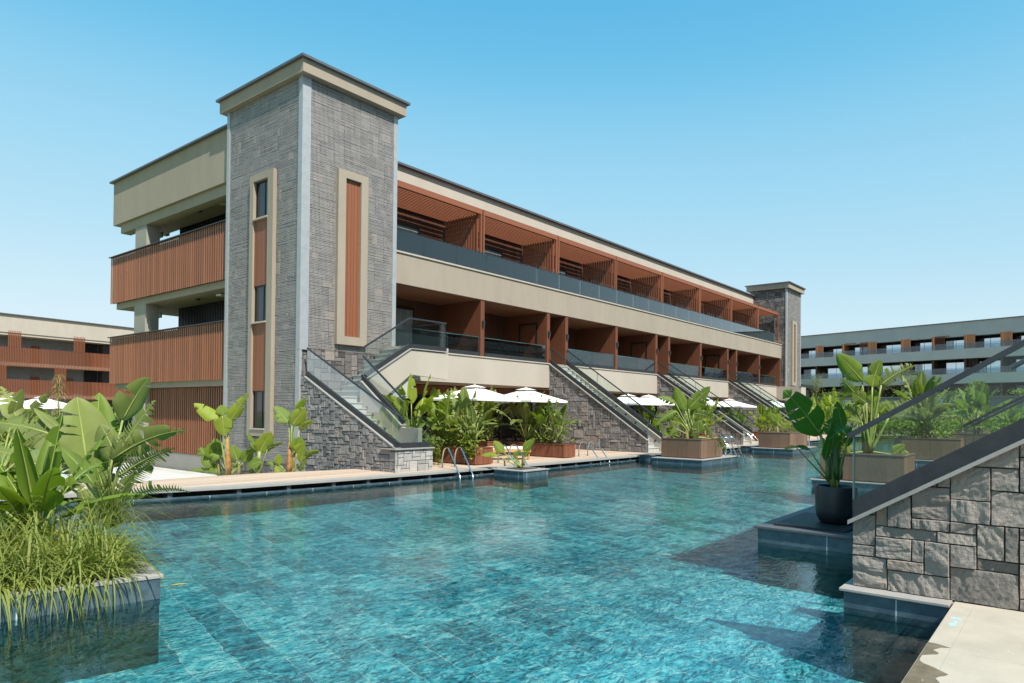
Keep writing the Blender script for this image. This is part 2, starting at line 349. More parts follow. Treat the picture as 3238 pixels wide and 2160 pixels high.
def rimtile():
    m, t, o = newmat('dark_teal_rim_tile'); p = N(t, 'ShaderNodeBsdfPrincipled', Roughness=.35)
    tc = t.nodes.new('ShaderNodeTexCoord'); sx = t.nodes.new('ShaderNodeSeparateXYZ'); L(t, tc.outputs['Object'], sx.inputs[0])
    ad = N(t, 'ShaderNodeMath', _operation='ADD'); L(t, sx.outputs['X'], ad.inputs[0]); L(t, sx.outputs['Y'], ad.inputs[1])
    fr = N(t, 'ShaderNodeMath', _operation='FRACT'); L(t, ad.outputs[0], fr.inputs[0])
    lt = N(t, 'ShaderNodeMath', _operation='LESS_THAN'); L(t, fr.outputs[0], lt.inputs[0]); lt.inputs[1].default_value = .012
    n = N(t, 'ShaderNodeTexNoise', Scale=7.0, Detail=6.0); L(t, tc.outputs['Object'], n.inputs['Vector'])
    cc = ramp(t, n.outputs[0], [(.35, (.04, .068, .088)), (.7, (.085, .125, .15))])
    L(t, mixc(t, lt.outputs[0], cc, (.45, .5, .5)), p.inputs['Base Color']); L(t, p.outputs[0], o.inputs[0]); return m
RIM = rimtile()

# ---------------------------------------------------------------- ashlar stone faces
def ashlar(name, poly, org, es, et, en, mat, parent, cell=.11, seed=1, depth=.035, sub=2, wmax=4, hmax=3, rough=.012, mort=MORT, back=True, hole=None):
    rnd = random.Random(seed)
    org, es, et, en = Vector(org), Vector(es), Vector(et), Vector(en)
    b = Vector((0, 0, 0)); p = parent
    while p is not None: b += Vector(p.location); p = p.parent
    s0 = min(q[0] for q in poly); s1 = max(q[0] for q in poly); t0 = min(q[1] for q in poly); t1 = max(q[1] for q in poly)
    nx = int(math.ceil((s1-s0)/cell)); ny = int(math.ceil((t1-t0)/cell))
    occ = [[False]*ny for _ in range(nx)]
    bm = bmesh.new(); TL = bm.faces.layers.float.new('tone')
    for j in range(ny):
        for i in range(nx):
            if occ[i][j]: continue
            ww = rnd.choice([2, 2, 3, 3, wmax]); hh = rnd.choice([1, 2, 2, hmax])
            if rnd.random() < .12: ww, hh = 1, rnd.choice([2, hmax])
            w_ = 1
            while w_ < ww and i+w_ < nx and not occ[i+w_][j]: w_ += 1
            h_ = min(hh, ny-j)
            for a in range(w_):
                for c in range(h_): occ[i+a][j+c] = True
            g = .006 if sub < 6 else .003; ch_ = .009 if sub < 6 else .0055
            a0 = s0+i*cell+g; a1 = s0+(i+w_)*cell-g; c0 = t0+j*cell+g; c1 = t0+(j+h_)*cell-g
            if hole and a0 > hole[0] and a1 < hole[1] and c0 > hole[2] and c1 < hole[3]: continue
            tone = min(1, max(0, rnd.gauss(.45, .2))); dd = depth*rnd.uniform(.45, 1); tx = rnd.uniform(-.3, .3)*depth; ty = rnd.uniform(-.3, .3)*depth
            m_ = max(3, sub*w_); n_ = max(3, sub*h_); e_s = ch_/max(.02, a1-a0); e_t = ch_/max(.02, c1-c0)
            vv = {}
            for q in range(m_+1):
                for k in range(n_+1):
                    fs = 0 if q == 0 else 1 if q == m_ else e_s+(1-2*e_s)*(q-1)/max(1, m_-2); ft = 0 if k == 0 else 1 if k == n_ else e_t+(1-2*e_t)*(k-1)/max(1, n_-2)
                    s_ = a0+(a1-a0)*fs; t_ = c0+(c1-c0)*ft
                    edge = q in (0, m_) or k in (0, n_)
                    z = dd + tx*(fs-.5)+ty*(ft-.5)
                    nv = Vector((s_*3.2+seed*3.1, t_*3.2, i*7.7+j*3.3))
                    q_ = (nv.x*math.cos(i*1.7+j)+nv.y*math.sin(i*1.7+j), -nv.x*math.sin(i*1.7+j)+nv.y*math.cos(i*1.7+j)); nr = Vector((q_[0]*.8, q_[1]*2.4, nv.z))
                    z += rough*(noise.noise(nv*.7)*1.5+abs(noise.noise(nr))*1.3+abs(noise.noise(nr*2.6))*.55+noise.noise(nv*9)*.18)
                    if edge: z = z*.25
                    vv[q, k] = bm.verts.new((s_, t_, max(.002, z)))
            for q in range(m_):
                for k in range(n_):
                    f = bm.faces.new((vv[q, k], vv[q+1, k], vv[q+1, k+1], vv[q, k+1])); f[TL] = tone; f.smooth = False
    cx = sum(q[0] for q in poly)/len(poly); cy = sum(q[1] for q in poly)/len(poly)
    for k in range(len(poly)):
        a, c = poly[k], poly[(k+1) % len(poly)]
        n = Vector((c[1]-a[1], -(c[0]-a[0]), 0)).normalized()
        if n.dot(Vector((cx-a[0], cy-a[1], 0))) > 0: n = -n
        bmesh.ops.bisect_plane(bm, geom=bm.verts[:]+bm.edges[:]+bm.faces[:], plane_co=(a[0], a[1], 0), plane_no=n, clear_outer=True)
    if back:
        vb = [bm.verts.new((q[0], q[1], 0)) for q in poly]; f = bm.faces.new(vb); f.material_index = 1; f[TL] = 0
    for v_ in bm.verts: v_.co = org + es*v_.co.x + et*v_.co.y + en*v_.co.z - b
    if es.cross(et).dot(en) < 0: bmesh.ops.reverse_faces(bm, faces=bm.faces[:])
    me = bpy.data.meshes.new(name); bm.to_mesh(me); bm.free()
    me.materials.append(mat); me.materials.append(mort)
    o = bpy.data.objects.new(name, me); col.objects.link(o); o.parent = parent; return o

# ================================================================ SETTING
struct(MB().poly([(-900,-900,-2.4),(900,-900,-2.4),(900,900,-2.4),(-900,900,-2.4)]).build('ground', simple('dry_ground', (.25,.21,.15), .95, var=.3)))
pf = MB(); NXf, NYf = 51, 14
def floor_z(x, y): return -max(.36, .92-.014*max(0, x)-.022*max(0, y))
for i in range(NXf+1):
    for j in range(NYf+1):
        x, y = -22+i*2.0, -10+j*1.9; pf.v.append((x, y, floor_z(x, y)))
for i in range(NXf):
    for j in range(NYf): q = i*(NYf+1)+j; pf.face((q, q+NYf+1, q+NYf+2, q+1))
struct(pf.build('pool_floor', FLOORT, smooth=True))
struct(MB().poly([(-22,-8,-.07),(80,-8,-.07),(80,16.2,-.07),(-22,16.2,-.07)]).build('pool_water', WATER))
FRONT = [(-14,20.2),(-4,18.0),(4.2,15.55),(6.7,14.72),(8.06,14.38),(10.39,14.1),(13.4,13.85),(17.5,13.65),(24.1,13.6),(62,13.6)]
def strip(mb, pl, d0, d1, z0, z1, mi=0):
    for (ax, ay), (bx, by) in zip(pl, pl[1:]):
        mb.prism([(ax,ay+d0,z0),(bx,by+d0,z0),(bx,by+d1,z0),(ax,ay+d1,z0)], (0,0,z1-z0), mi)
    return mb
cp = strip(MB(), FRONT, 0, .42, .068, .12); struct(cp.build('pool_coping', COPE))
g_ = strip(MB(), FRONT, .30, .5, -1.0, .068); struct(g_.build('pool_gutter', DARKV))
lp = strip(MB(), FRONT, .0, .09, -.13, -.045); struct(lp.build('pool_rim', RIM))
lp = strip(MB(), FRONT, .005, .09, -1.0, -.131); struct(lp.build('pool_wall', UWALL))
bl = MB()
for (ax, ay), (bx, by) in zip(FRONT, FRONT[1:]):
    n = max(1, int((bx-ax)/.85))
    for i in range(n):
        x = ax+(bx-ax)*i/n; y = ay+(by-ay)*i/n
        bl.box(x, x+.1, y+.06, y+.32, -.2, .068)
struct(bl.build('gutter_blocks', COPED))
back = [(62,22.2),(12.95,22.2),(12.95,16.3),(11.9,16.45),(10.1,16.95),(8.4,17.09),(7,16.98),(4.2,17.8),(-4,20.3),(-14,22.4)]
dk = MB().prism([(x,y+.42,-.9) for x, y in FRONT]+[(x,y,-.9) for x, y in back], (0,0,1.016)); struct(dk.build('pool_deck', DECKW))
struct(MB().prism([(13.1,17,-1.4),(13.1,40,-1.4),(-30,60,-1.4),(-30,17.5,-1.4),(-4,20.2,-1.4),(6.5,17.2,-1.4),(8.4,17.08,-1.4),(10.1,16.94,-1.4)][::-1], (0,0,.75)).build('service_court', simple('court_concrete', (.46,.44,.40), .85, var=.1, scale=1.2, bump=.15)))
struct(MB().prism([(9.6,17.4,-.645),(12.3,23.0,-.645),(12.3,33,-.645),(3.0,33,.1),(5.0,18.2,.1)], (0,0,.02)).build('ramp', simple('ramp_concrete', (.52,.50,.46), .85, var=.06, scale=2)))
struct(MB().prism([(3.2,18.6,-.7),(12.2,33.2,-.7),(12,120,-.7),(-160,160,-.7),(-160,26,-.7),(-14,22.45,-.7),(-4,20.35,-.7)][::-1], (0,0,.82)).build('lawn', simple('lawn_grass', (.16,.21,.05), .95, var=.35, scale=4)))
struct(MB().box(-30,7.6,-9,.9,-1.0,.075).build('near_deck', simple('pool_side_tile', (.06,.09,.11), .4)))
nd = MB().box(-30,7.62,-9,.88,.08,.12)
struct(nd.build('near_deck_paving', None or PAVE, bevel=.006))
jt = MB()
for x in (1.2, 2.4, 3.6, 4.8, 6.0): jt.box(x, x+.004, -9, .86, .1195, .1204)
jt.box(-30,7.5,.02,.024,.1195,.1204); jt.box(-30,7.5,.72,.723,.1195,.1204)
struct(jt.build('paving_joints', simple('joint', (.30,.28,.24), .9)))
struct(MB().box(7.62,62,-14,1.2,-1.0,.10).build('opposite_deck', PAVE))
struct(MB().box(64.3,190,-60,60,-1.2,.1).build('far_terrace', simple('garden_ground', (.10,.11,.04), .95, var=.5, scale=1.5)))
# small ledge below the stone staircase at the right
t = thing('pool_ledge', 'narrow tiled ledge with pale coping at the foot of the big stone stair wall', 'ledge', (7.5,1.3,0))
MB().box(7.44,9.3,.9,1.84,.09,.12).build('coping', COPE, t, bevel=.006)
MB().box(7.47,9.3,.92,1.80,-.13,.088).build('tiled_side', RIM, t)
MB().box(7.475,9.3,.92,1.795,-1.0,-.131).build('underwater_wall', UWALL, t)

wp = MB(); rw = random.Random(17); lo = []; hi = []
for i in range(26):
    f = i/25; x = 5.0+f*1.12; dd = .10+.10*math.sin(f*7)+.05*math.sin(f*19)+.04*rw.random()-(.16 if .62 < f < .72 else 0)
    lo.append((x, .874, .1206)); hi.append((x, .874-max(.012, dd)*(1 if f < .97 else .3), .1206))
for i in range(25): wp.poly([lo[i], hi[i], hi[i+1], lo[i+1]])
struct(wp.build('wet_patch', simple('wet_stone', (.17,.14,.095), .18, var=.25, scale=9)))
pm = MB()
def pstroke(pts):
    q = [at((2980+x/12.8)*2351/3238, (1930+y/12.8)*2351/3238, z=.1208) for x, y in pts]; pm.poly(q)
pstroke([(360,275),(560,285),(560,330),(360,325)]); pstroke([(545,290),(680,310),(650,400),(560,360)]); pstroke([(680,330),(770,345),(765,420),(690,415)])
pstroke([(440,450),(630,445),(600,520),(450,500)]); pstroke([(240,510),(360,490),(560,530),(540,630),(300,625)])
o = pm.build('paint_mark', simple('blue_marking_paint', (.30,.53,.72), .8, var=.25, scale=40)); tag(o, 'faded pale blue paint marks on the stone paving at lower right', 'paint mark')
sc_ = MB()
for i in range(46):
    x, y = rw.uniform(4.6, 7.5), rw.uniform(-.6, .8); r1_, r2_ = rw.uniform(.004, .016), rw.uniform(.002, .005)
    sc_.poly([(x+r1_*math.cos(a)*1.0, y+r2_*math.sin(a)+r1_*.3*math.cos(a), .1207) for a in (0, 1.05, 2.1, 3.14, 4.2, 5.25)])
struct(sc_.build('paving_flecks', simple('pale_fleck', (.60,.55,.46), .7)))

# ================================================================ HOTEL
X0, X1, Y0, Y1, ZT = 12.74, 16.62, 19.14, 23.75, 12.5
def make_tower(parent, x0, x1, y0, y1, zt, mesh_left=True, seed=1, zl=.4, zr=3.85, left_open=True, mir=1):
    """square stone tower; mir=-1 turns its front to the other side"""
    core = MB().box(x0+.03, x1-.03, min(y0, y1)+.03, max(y0, y1)-.03, -1.2, zt); tw = core.build('stone_tower', MORT, parent)
    ld = abs(y1-y0); lw = x1-x0
    ashlar('left_stone_face', [(0,-1.0),(ld,-1.0),(ld,zt),(0,zt)], (x0+.03,y0,0), (0,mir,0), (0,0,1), (-1,0,0), ST_T, tw, .135, seed, .03, 1, 4, 3, .006,
           hole=(1.5,2.95,1,9.8) if left_open else None)
    ashlar('front_stone_face', [(0,-1.0),(lw,-1.0),(lw,zt),(0,zt)], (x0,y0+.03*mir,0), (1,0,0), (0,0,1), (0,-mir,0), ST_T, tw, .135, seed+5, .03, 1, 4, 3, .006)
    o_ = .28
    cor = MB().box(x0-.2, x1+.24, min(y0-o_*mir, y1+.3*mir), max(y0-o_*mir, y1+.3*mir), zt, zt+.42).build('cornice', PL, tw)
    MB().box(x0-.3, x1+.34, min(y0-(o_+.11)*mir, y1+.41*mir), max(y0-(o_+.11)*mir, y1+.41*mir), zt+.42, zt+.5).build('roof_cap', CAP, tw)
    return tw
B = thing('hotel_building', 'long three storey hotel wing with stone towers and timber pergola balconies beside the pool', 'building', (12.74,19.14,0))
tw = make_tower(B, X0, X1, Y0, Y1, ZT, seed=3)
# galvanised corner trims
MB().box(X0-.05,X0+.27,Y0-.05,Y0+.06,3.75,ZT).box(X0-.05,X0+.06,Y0+.06,Y0+.17,-.3,ZT).box(X0-.045,X0+.04,Y0-.045,Y0+.05,-.3,3.75).build('corner_trim', GALV, tw)
MB().box(X1-.13,X1+.05,Y0-.05,Y0+.06,3.75,ZT).build('corner_trim', GALV, tw)
MB().box(X0-.05,X0+.06,Y1-.15,Y1+.03,-.3,ZT).build('corner_trim', GALV, tw)
# wire mesh in front of both faces
def wire(nm, axis, a0, a1, z0, z1, pos, parent, holes, seed):
    rnd = random.Random(seed); mb = MB(); st = .05; wd = .0058
    def put(u0, u1, w0, w1, off):
        if axis == 'y': mb.poly([(pos-off,u0,w0),(pos-off,u1,w0),(pos-off,u1,w1),(pos-off,u0,w1)])
        else: mb.poly([(u0,pos-off,w0),(u1,pos-off,w0),(u1,pos-off,w1),(u0,pos-off,w1)])
    def cut(lo, hi, fixed, hz):  # pieces of a rod outside the window holes
        seg = [(lo, hi)]
        for h in holes:
            if hz and h[2] < fixed < h[3] or (not hz and h[0] < fixed < h[1]):
                k0, k1 = (h[0], h[1]) if hz else (h[2], h[3]); ns = []
                for p_, q_ in seg:
                    if k0 > p_: ns.append((p_, min(q_, k0)))
                    if k1 < q_: ns.append((max(p_, k1), q_))
                seg = [z for z in ns if z[1]-z[0] > .02]
        return seg
    sheet = 1.15
    z = z0
    while z < z1:
        for p_, q_ in cut(a0, a1, z, True):
            k = p_
            while k < q_:
                e = min(q_, k+sheet); dz = rnd.uniform(-.012, .012); off = .012+rnd.uniform(0, .018)
                put(k, e, z-wd+dz, z+wd+dz, off); k = e
        z += st
    a = a0
    while a < a1:
        for p_, q_ in cut(z0, z1, a, False): put(a-wd, a+wd, p_, q_, .022)
        a += st
    cl = mb
    for _ in range(24):
        u_ = rnd.uniform(a0+.1, a1-.1); z = rnd.uniform(z0, z1)
        if any(h[0]-.05 < u_ < h[1]+.05 and h[2] < z < h[3] for h in holes): continue
        an = rnd.uniform(0, 3.1); l_ = .035; dx, dz = math.cos(an)*l_, math.sin(an)*l_
        if axis == 'y': cl.bar((pos-.04,u_-dx,z-dz), (pos-.04,u_+dx,z+dz), .018, .01, (1,0,0), 1)
        else: cl.bar((u_-dx,pos-.04,z-dz), (u_+dx,pos-.04,z+dz), .018, .01, (0,1,0), 1)
    mb.build('wire_mesh', [WIRE, GALV], parent)
wire('m', 'y', Y0+.18, Y1-.16, .1, ZT-.02, X0-.01, tw, [(20.5,22.1,.85,9.85)], 1)
wire('m', 'x', X0+.27, X1-.13, 3.82, ZT-.02, Y0-.01, tw, [(14.03,15.28,4.02,9.9)], 2)
# left window surround and its panes and panels
sy0, sy1, sz0, sz1 = 20.58, 22.02, .92, 9.82
MB().box(X0-.14,X0+.1,sy0,sy0+.33,sz0,sz1).box(X0-.14,X0+.1,sy1-.22,sy1,sz0,sz1).box(X0-.14,X0+.1,sy0+.33,sy1-.22,sz1-.24,sz1).box(X0-.14,X0+.1,sy0+.33,sy1-.22,sz0,sz0+.27).build('window_surround', PL, tw)
wy0, wy1 = sy0+.33, sy1-.22
for a, b_ in ((8.3, 9.58), (4.78, 6.02), (1.19, 2.45)):
    fr_ = MB().box(X0-.03,X0-.005,wy0,wy0+.05,a,b_).box(X0-.03,X0-.005,wy1-.05,wy1,a,b_).box(X0-.03,X0-.005,wy0+.05,wy1-.05,b_-.05,b_).box(X0-.03,X0-.005,wy0+.05,wy1-.05,a,a+.06).box(X0-.03,X0-.005,wy0+.32,wy0+.36,a+.06,b_-.05).build('window_frame', BLACKF, tw)
    MB().box(X0-.012,X0+.0,wy0+.05,wy1-.05,a+.05,b_-.05).build('window_pane', PANE, tw)
    MB().box(X0-.17,X0+.02,wy0,wy1,a-.05,a).build('window_sill', PLL, tw)
for a, b_ in ((6.02, 8.25), (2.45, 4.73)):
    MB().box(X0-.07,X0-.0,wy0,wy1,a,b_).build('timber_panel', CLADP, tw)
sx0, sx1, rz0, rz1 = 14.03, 15.28, 4.02, 9.88
MB().box(sx0,sx0+.31,Y0-.16,Y0+.1,rz0,rz1).box(sx1-.30,sx1,Y0-.16,Y0+.1,rz0,rz1).box(sx0+.31,sx1-.30,Y0-.16,Y0+.1,rz1-.26,rz1).box(sx0+.31,sx1-.30,Y0-.16,Y0+.1,rz0,rz0+.28).build('window_surround', PL, tw)
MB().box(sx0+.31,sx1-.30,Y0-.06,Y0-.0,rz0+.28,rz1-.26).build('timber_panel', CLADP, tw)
# far tower
XF = 60.14
tf = make_tower(B, XF, XF+3.87, Y0, 22.2, 12.55, seed=11, left_open=False)
MB().box(XF-.04,XF+.2,Y0-.05,Y0+.06,-.3,12.5).box(XF+3.75,XF+3.92,Y0-.05,Y0+.06,-.3,12.5).build('corner_trim', GALV, tf)
MB().box(XF+1.25,XF+1.65,Y0-.16,Y0+.1,4.3,9.9).box(XF+2.1,XF+2.5,Y0-.16,Y0+.1,4.3,9.9).box(XF+1.65,XF+2.1,Y0-.16,Y0+.1,9.6,9.9).box(XF+1.65,XF+2.1,Y0-.16,Y0+.1,4.3,4.6).build('window_surround', PL, tf)
MB().box(XF+1.65,XF+2.1,Y0-.06,Y0,4.6,9.6).build('timber_panel', CLADP, tf)
wire('m', 'x', XF+.2, XF+3.75, 3.9, 12.5, Y0-.01, tf, [(XF+1.25,XF+2.5,4.3,9.9)], 7)

# body, slabs, parapets
XE = XF-.02; YB = 34.1; YF = 19.5
rp = MB().box(X1,XE,21.95,22.2,11.45,12.07).build('roof_parapet', PLL, B)
MB().box(X1,XE,21.78,22.3,12.07,12.16).build('roof_cap', CAP, rp)
MB().box(13.05,XE,22.35,YB,11.6,11.9).build('roof_slab', BGPL, B)
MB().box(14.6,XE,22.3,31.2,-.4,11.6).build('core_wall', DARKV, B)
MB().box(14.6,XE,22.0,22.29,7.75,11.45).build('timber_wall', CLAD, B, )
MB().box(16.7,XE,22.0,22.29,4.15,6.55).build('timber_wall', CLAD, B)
us = MB().box(X1+.02,XE,YF,22.0,6.56,7.70).build('balcony_slab', PL, B)
MB().box(X1+.02,XE,YF-.05,YF+.3,7.70,7.76).build('slab_edge_coping', PLL, us)
MB().box(X1+.06,XE,YF+.1,22.0,6.53,6.559).build('timber_ceiling', CEILW, us)
MB().box(14.6,XE,22.0,22.25,2.55,2.95).build('timber_frieze', CLADP, B)
gw = MB().box(14.6,XE,22.12,22.25,.1,2.55).build('ground_floor_glazing', PANE, B)
fm = MB()
for i in range(36): fm.box(14.8+i*1.26,14.86+i*1.26,22.06,22.12,.12,2.55)
fm.box(14.6,XE,22.07,22.12,2.47,2.55).build('glazing_frame', BLACKF, gw)
segs = [(14.15,26.70),(28.22,37.66),(39.22,48.6),(50.15,58.9)]
for a, b_ in segs:
    sg = MB().box(a,b_,YF,22.0,2.98,4.10).build('terrace_slab', PLL, B)
    MB().box(a,b_,YF-.04,22.0,4.10,4.15).build('slab_edge_coping', PLL, sg)
for a, b_ in ((26.70,28.22),(37.66,39.22),(48.6,50.15)): MB().box(a+.002,b_-.002,YF+.05,22.0,3.6,4.15).build('terrace_slab', PLG, B)
eb = MB().box(58.9,XF-.02,YF-2.0,22,2.98,4.12).build('end_landing', PLL, B)
MB().box(58.85,XF+1.9,YF-2.05,YF-1.98,4.12,4.3).build('dark_channel', CHAN, eb)
MB().box(58.9,XF+1.9,YF-2.03,YF-2.01,4.3,5.05).build('glass_panel', G_BAL, eb)

# pergolas over the upper balconies
PX = [16.72, 22.06, 27.61, 33.13, 38.66, 44.17, 49.66, 55.18, 60.05]
def pergola(x0, x1, screen=True):
    yF = 19.78
    bm_ = MB().box(x0,x1,yF-.05,yF+.05,10.26,10.47).box(x0,x1,21.88,21.95,10.3,10.45)
    p = bm_.build('pergola', SLATX, B)
    s = MB(); ys = [yF+.13+i*.152 for i in range(13)]
    for y in ys: s.box(x0+.02,x1-.03,y-.036,y+.036,10.28,10.36)
    s.build('roof_slats', SLATX, p)
    if screen:
        q = MB()
        for y in ys: q.box(x1-.18,x1-.10,y-.038,y+.038,7.76,10.29)
        q.build('screen_slats', SLAT, p)
    MB().box(x1-.1,x1-.005,yF-.045,yF+.045,7.76,10.262).build('post', SLAT, p)
    MB().box(x0+.005,x0+.09,yF-.045,yF+.045,7.76,10.262).build('post', SLAT, p)
for i in range(8): pergola(PX[i]+.035, PX[i+1]-.035, i < 7)
# upper balcony doors, glass and clear balustrade
for i in range(8):
    x0, x1 = PX[i], PX[i+1]
    d = MB().box(x0+.75,x0+.81,21.94,22.0,7.76,9.68).box(x1-1.67,x1-1.61,21.94,22.0,7.76,9.68).box(x0+.81,x1-1.67,21.94,22.0,9.6,9.68).box((x0+x1)/2-.45,(x0+x1)/2-.39,21.945,22.0,7.76,9.6).build('balcony_door', BLACKF, B)
    MB().box(x0+.81,x1-1.67,21.97,21.999,7.76,9.6).build('door_glass', CURT, d)
hb = MB().box(X1+.03,XE-1.3,YF+.06,YF+.15,7.76,7.82).build('glass_balustrade', ANTH, B)
n = 23; gx0, gx1 = X1+.05, XE-1.4
for i in range(n):
    a = gx0+(gx1-gx0)*i/n; b_ = gx0+(gx1-gx0)*(i+1)/n
    MB().box(a+.006,b_-.006,YF+.095,YF+.115,7.82,8.54).build('glass_panel', G_UP, hb)
MB().box(gx0,gx1,YF+.085,YF+.125,8.54,8.57).build('handrail', ANTH, hb)
# lower balconies: party walls, lamps, doors, glass
def party(x, w_=.24, lamp=True, door=False):
    p = MB().box(x,x+w_,YF+.03,22.0,4.15,6.53).build('party_wall', PARTY, B)
    if lamp:
        MB().box(x+w_*.3,x+w_*.3+.09,YF-.07,YF+.03,5.42,5.66).build('wall_lamp', ANTH, p)
    if door:
        f = MB().box(x-.03,x,20.1,20.16,4.16,6.1).box(x-.03,x,21.15,21.21,4.16,6.1).box(x-.03,x,20.16,21.15,6.03,6.1).build('door_frame', BLACKF, p)
for x in (21.76,32.79,43.76,54.83): party(x)
for x in (26.48,37.44,48.4): party(x, .24, True, True)
for x in (28.0,39.1,50.05): party(x, .24, True, False)
party(59.8, .2, False)
def lowdoor(x0, x1):
    d = MB().box(x0,x0+.07,21.95,22.0,4.16,6.2).box(x1-.07,x1,21.95,22.0,4.16,6.2).box(x0+.07,x1-.07,21.95,22.0,6.1,6.2).box((x0+x1)/2-.03,(x0+x1)/2+.03,21.955,22.0,4.16,6.1).build('balcony_door', BLACKF, B)
    MB().box(x0+.07,x1-.07,21.975,21.999,4.16,6.1).build('door_glass', CURT, d)
for a, b_ in ((17.4,20.2),(22.5,24.6),(29.0,31.4),(33.5,35.7),(40.2,42.6),(44.5,46.7),(51.2,53.6),(55.5,57.7)): lowdoor(a, b_)
for a, b_ in ((17.95,21.7),(22.05,26.42),(28.3,32.74),(33.08,37.4),(39.4,43.72),(44.05,48.36),(50.35,54.78),(55.12,58.85)):
    h_ = MB().box(a,b_,YF+.03,YF+.11,4.15,4.32).build('glass_balustrade', CHAN, B)
    m_ = (a+b_)/2
    MB().box(a,m_-.006,YF+.06,YF+.08,4.32,4.95).build('glass_panel', G_SM, h_)
    MB().box(m_+.006,b_,YF+.06,YF+.08,4.32,4.95).build('glass_panel', G_SM, h_)
    MB().tube([(a,YF+.07,4.965),(b_,YF+.07,4.965)], .02, 6).build('handrail', STEEL, h_)

# end elevation with slatted corridor balustrades
XA = 12.84
ep = MB().box(XA,XA+.3,Y1+.02,34.15,10.13,12.07).box(XA+.3,XA+2.4,33.85,34.15,10.13,12.07).build('end_parapet', PLG if False else PL, B)
MB().box(XA-.14,XA+.4,Y1+.02,34.3,12.07,12.14).build('roof_cap', CAP, ep)
MB().box(XA+.32,14.6,Y1,33.84,9.9,10.2).box(XA+.12,XA+.55,Y1,33.6,9.72,10.12).build('corridor_ceiling', PL, B)
for z0, z1 in ((6.3, 6.62), (2.68, 2.98)):
    MB().box(XA+.14,14.6,Y1,34.0,z0,z1).box(14.6,30,31.2,34.0,z0,z1).build('corridor_slab', PL, B)
def slats(y0, y1, z0, z1, x, sp=.172, w_=.092, d_=.022, name='slatted_balustrade'):
    mb = MB(); n = int((y1-y0)/sp)
    for i in range(n+1):
        y = y0+i*sp; mb.box(x-d_,x,y-w_/2,y+w_/2,z0,z1)
    o = mb.build(name, SLATB, B)
    MB().box(x+.11,x+.13,y0,y1,z0+.02,z1-.02).build('backing_panel', CHAN, o)  # black sheet; the shade in the slat gaps is painted by its colour
    return o
for z0, z1 in ((6.55,8.68),(2.9,5.03)):
    s_ = slats(Y1+.1, 34.25, z0, z1-.03, XA-.02)
    MB().box(XA-.13,XA+.05,Y1+.04,34.3,z1-.03,z1).build('handrail', ANTH, s_)
    MB().box(XA-.13,XA-.01,Y1+.03,Y1+.065,z0,z1-.03).build('end_board', SLATB, s_)
slats(Y1+.1, 31.6, .02, 2.66, 13.2, .172, .08, .022, name='slatted_screen')
for z0, z1 in ((6.62,9.72),(2.98,6.3),(-.8,2.68)):
    MB().box(12.98,13.55,31.0,32.1,z0,z1).build('column', PLG, B)
for z0, z1 in ((6.62,9.9),(2.98,6.3)):
    mb = MB(); y = Y1
    while y < 31.2: mb.box(14.5,14.58,y,y+.05,z0,z1); y += .14
    o = mb.build('slatted_screen', BLACKF, B)
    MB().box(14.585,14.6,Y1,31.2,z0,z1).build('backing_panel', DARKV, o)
for z in (9.86, 6.27):
    MB().box(13.5,13.75,25.6,25.95,z-.06,z+.0).build('ceiling_light', LAMPM, B)
    MB().lathe((13.6,27.6,z-.06), [(0,0),(.09,0),(.09,.06)], 12).build('smoke_detector', BLACKF, B)
    e = MB().box(13.9,13.93,31.55,31.95,z-.42,z-.16).build('exit_sign', GREENS, B)
    MB().box(13.893,13.899,31.62,31.72,z-.36,z-.22).box(13.893,13.899,31.76,31.88,z-.31,z-.27).build('pictogram', LAMPM, e)
MB().box(13.2,14.6,Y1,34.0,-1.0,-.0).build('plinth', PLG, B)

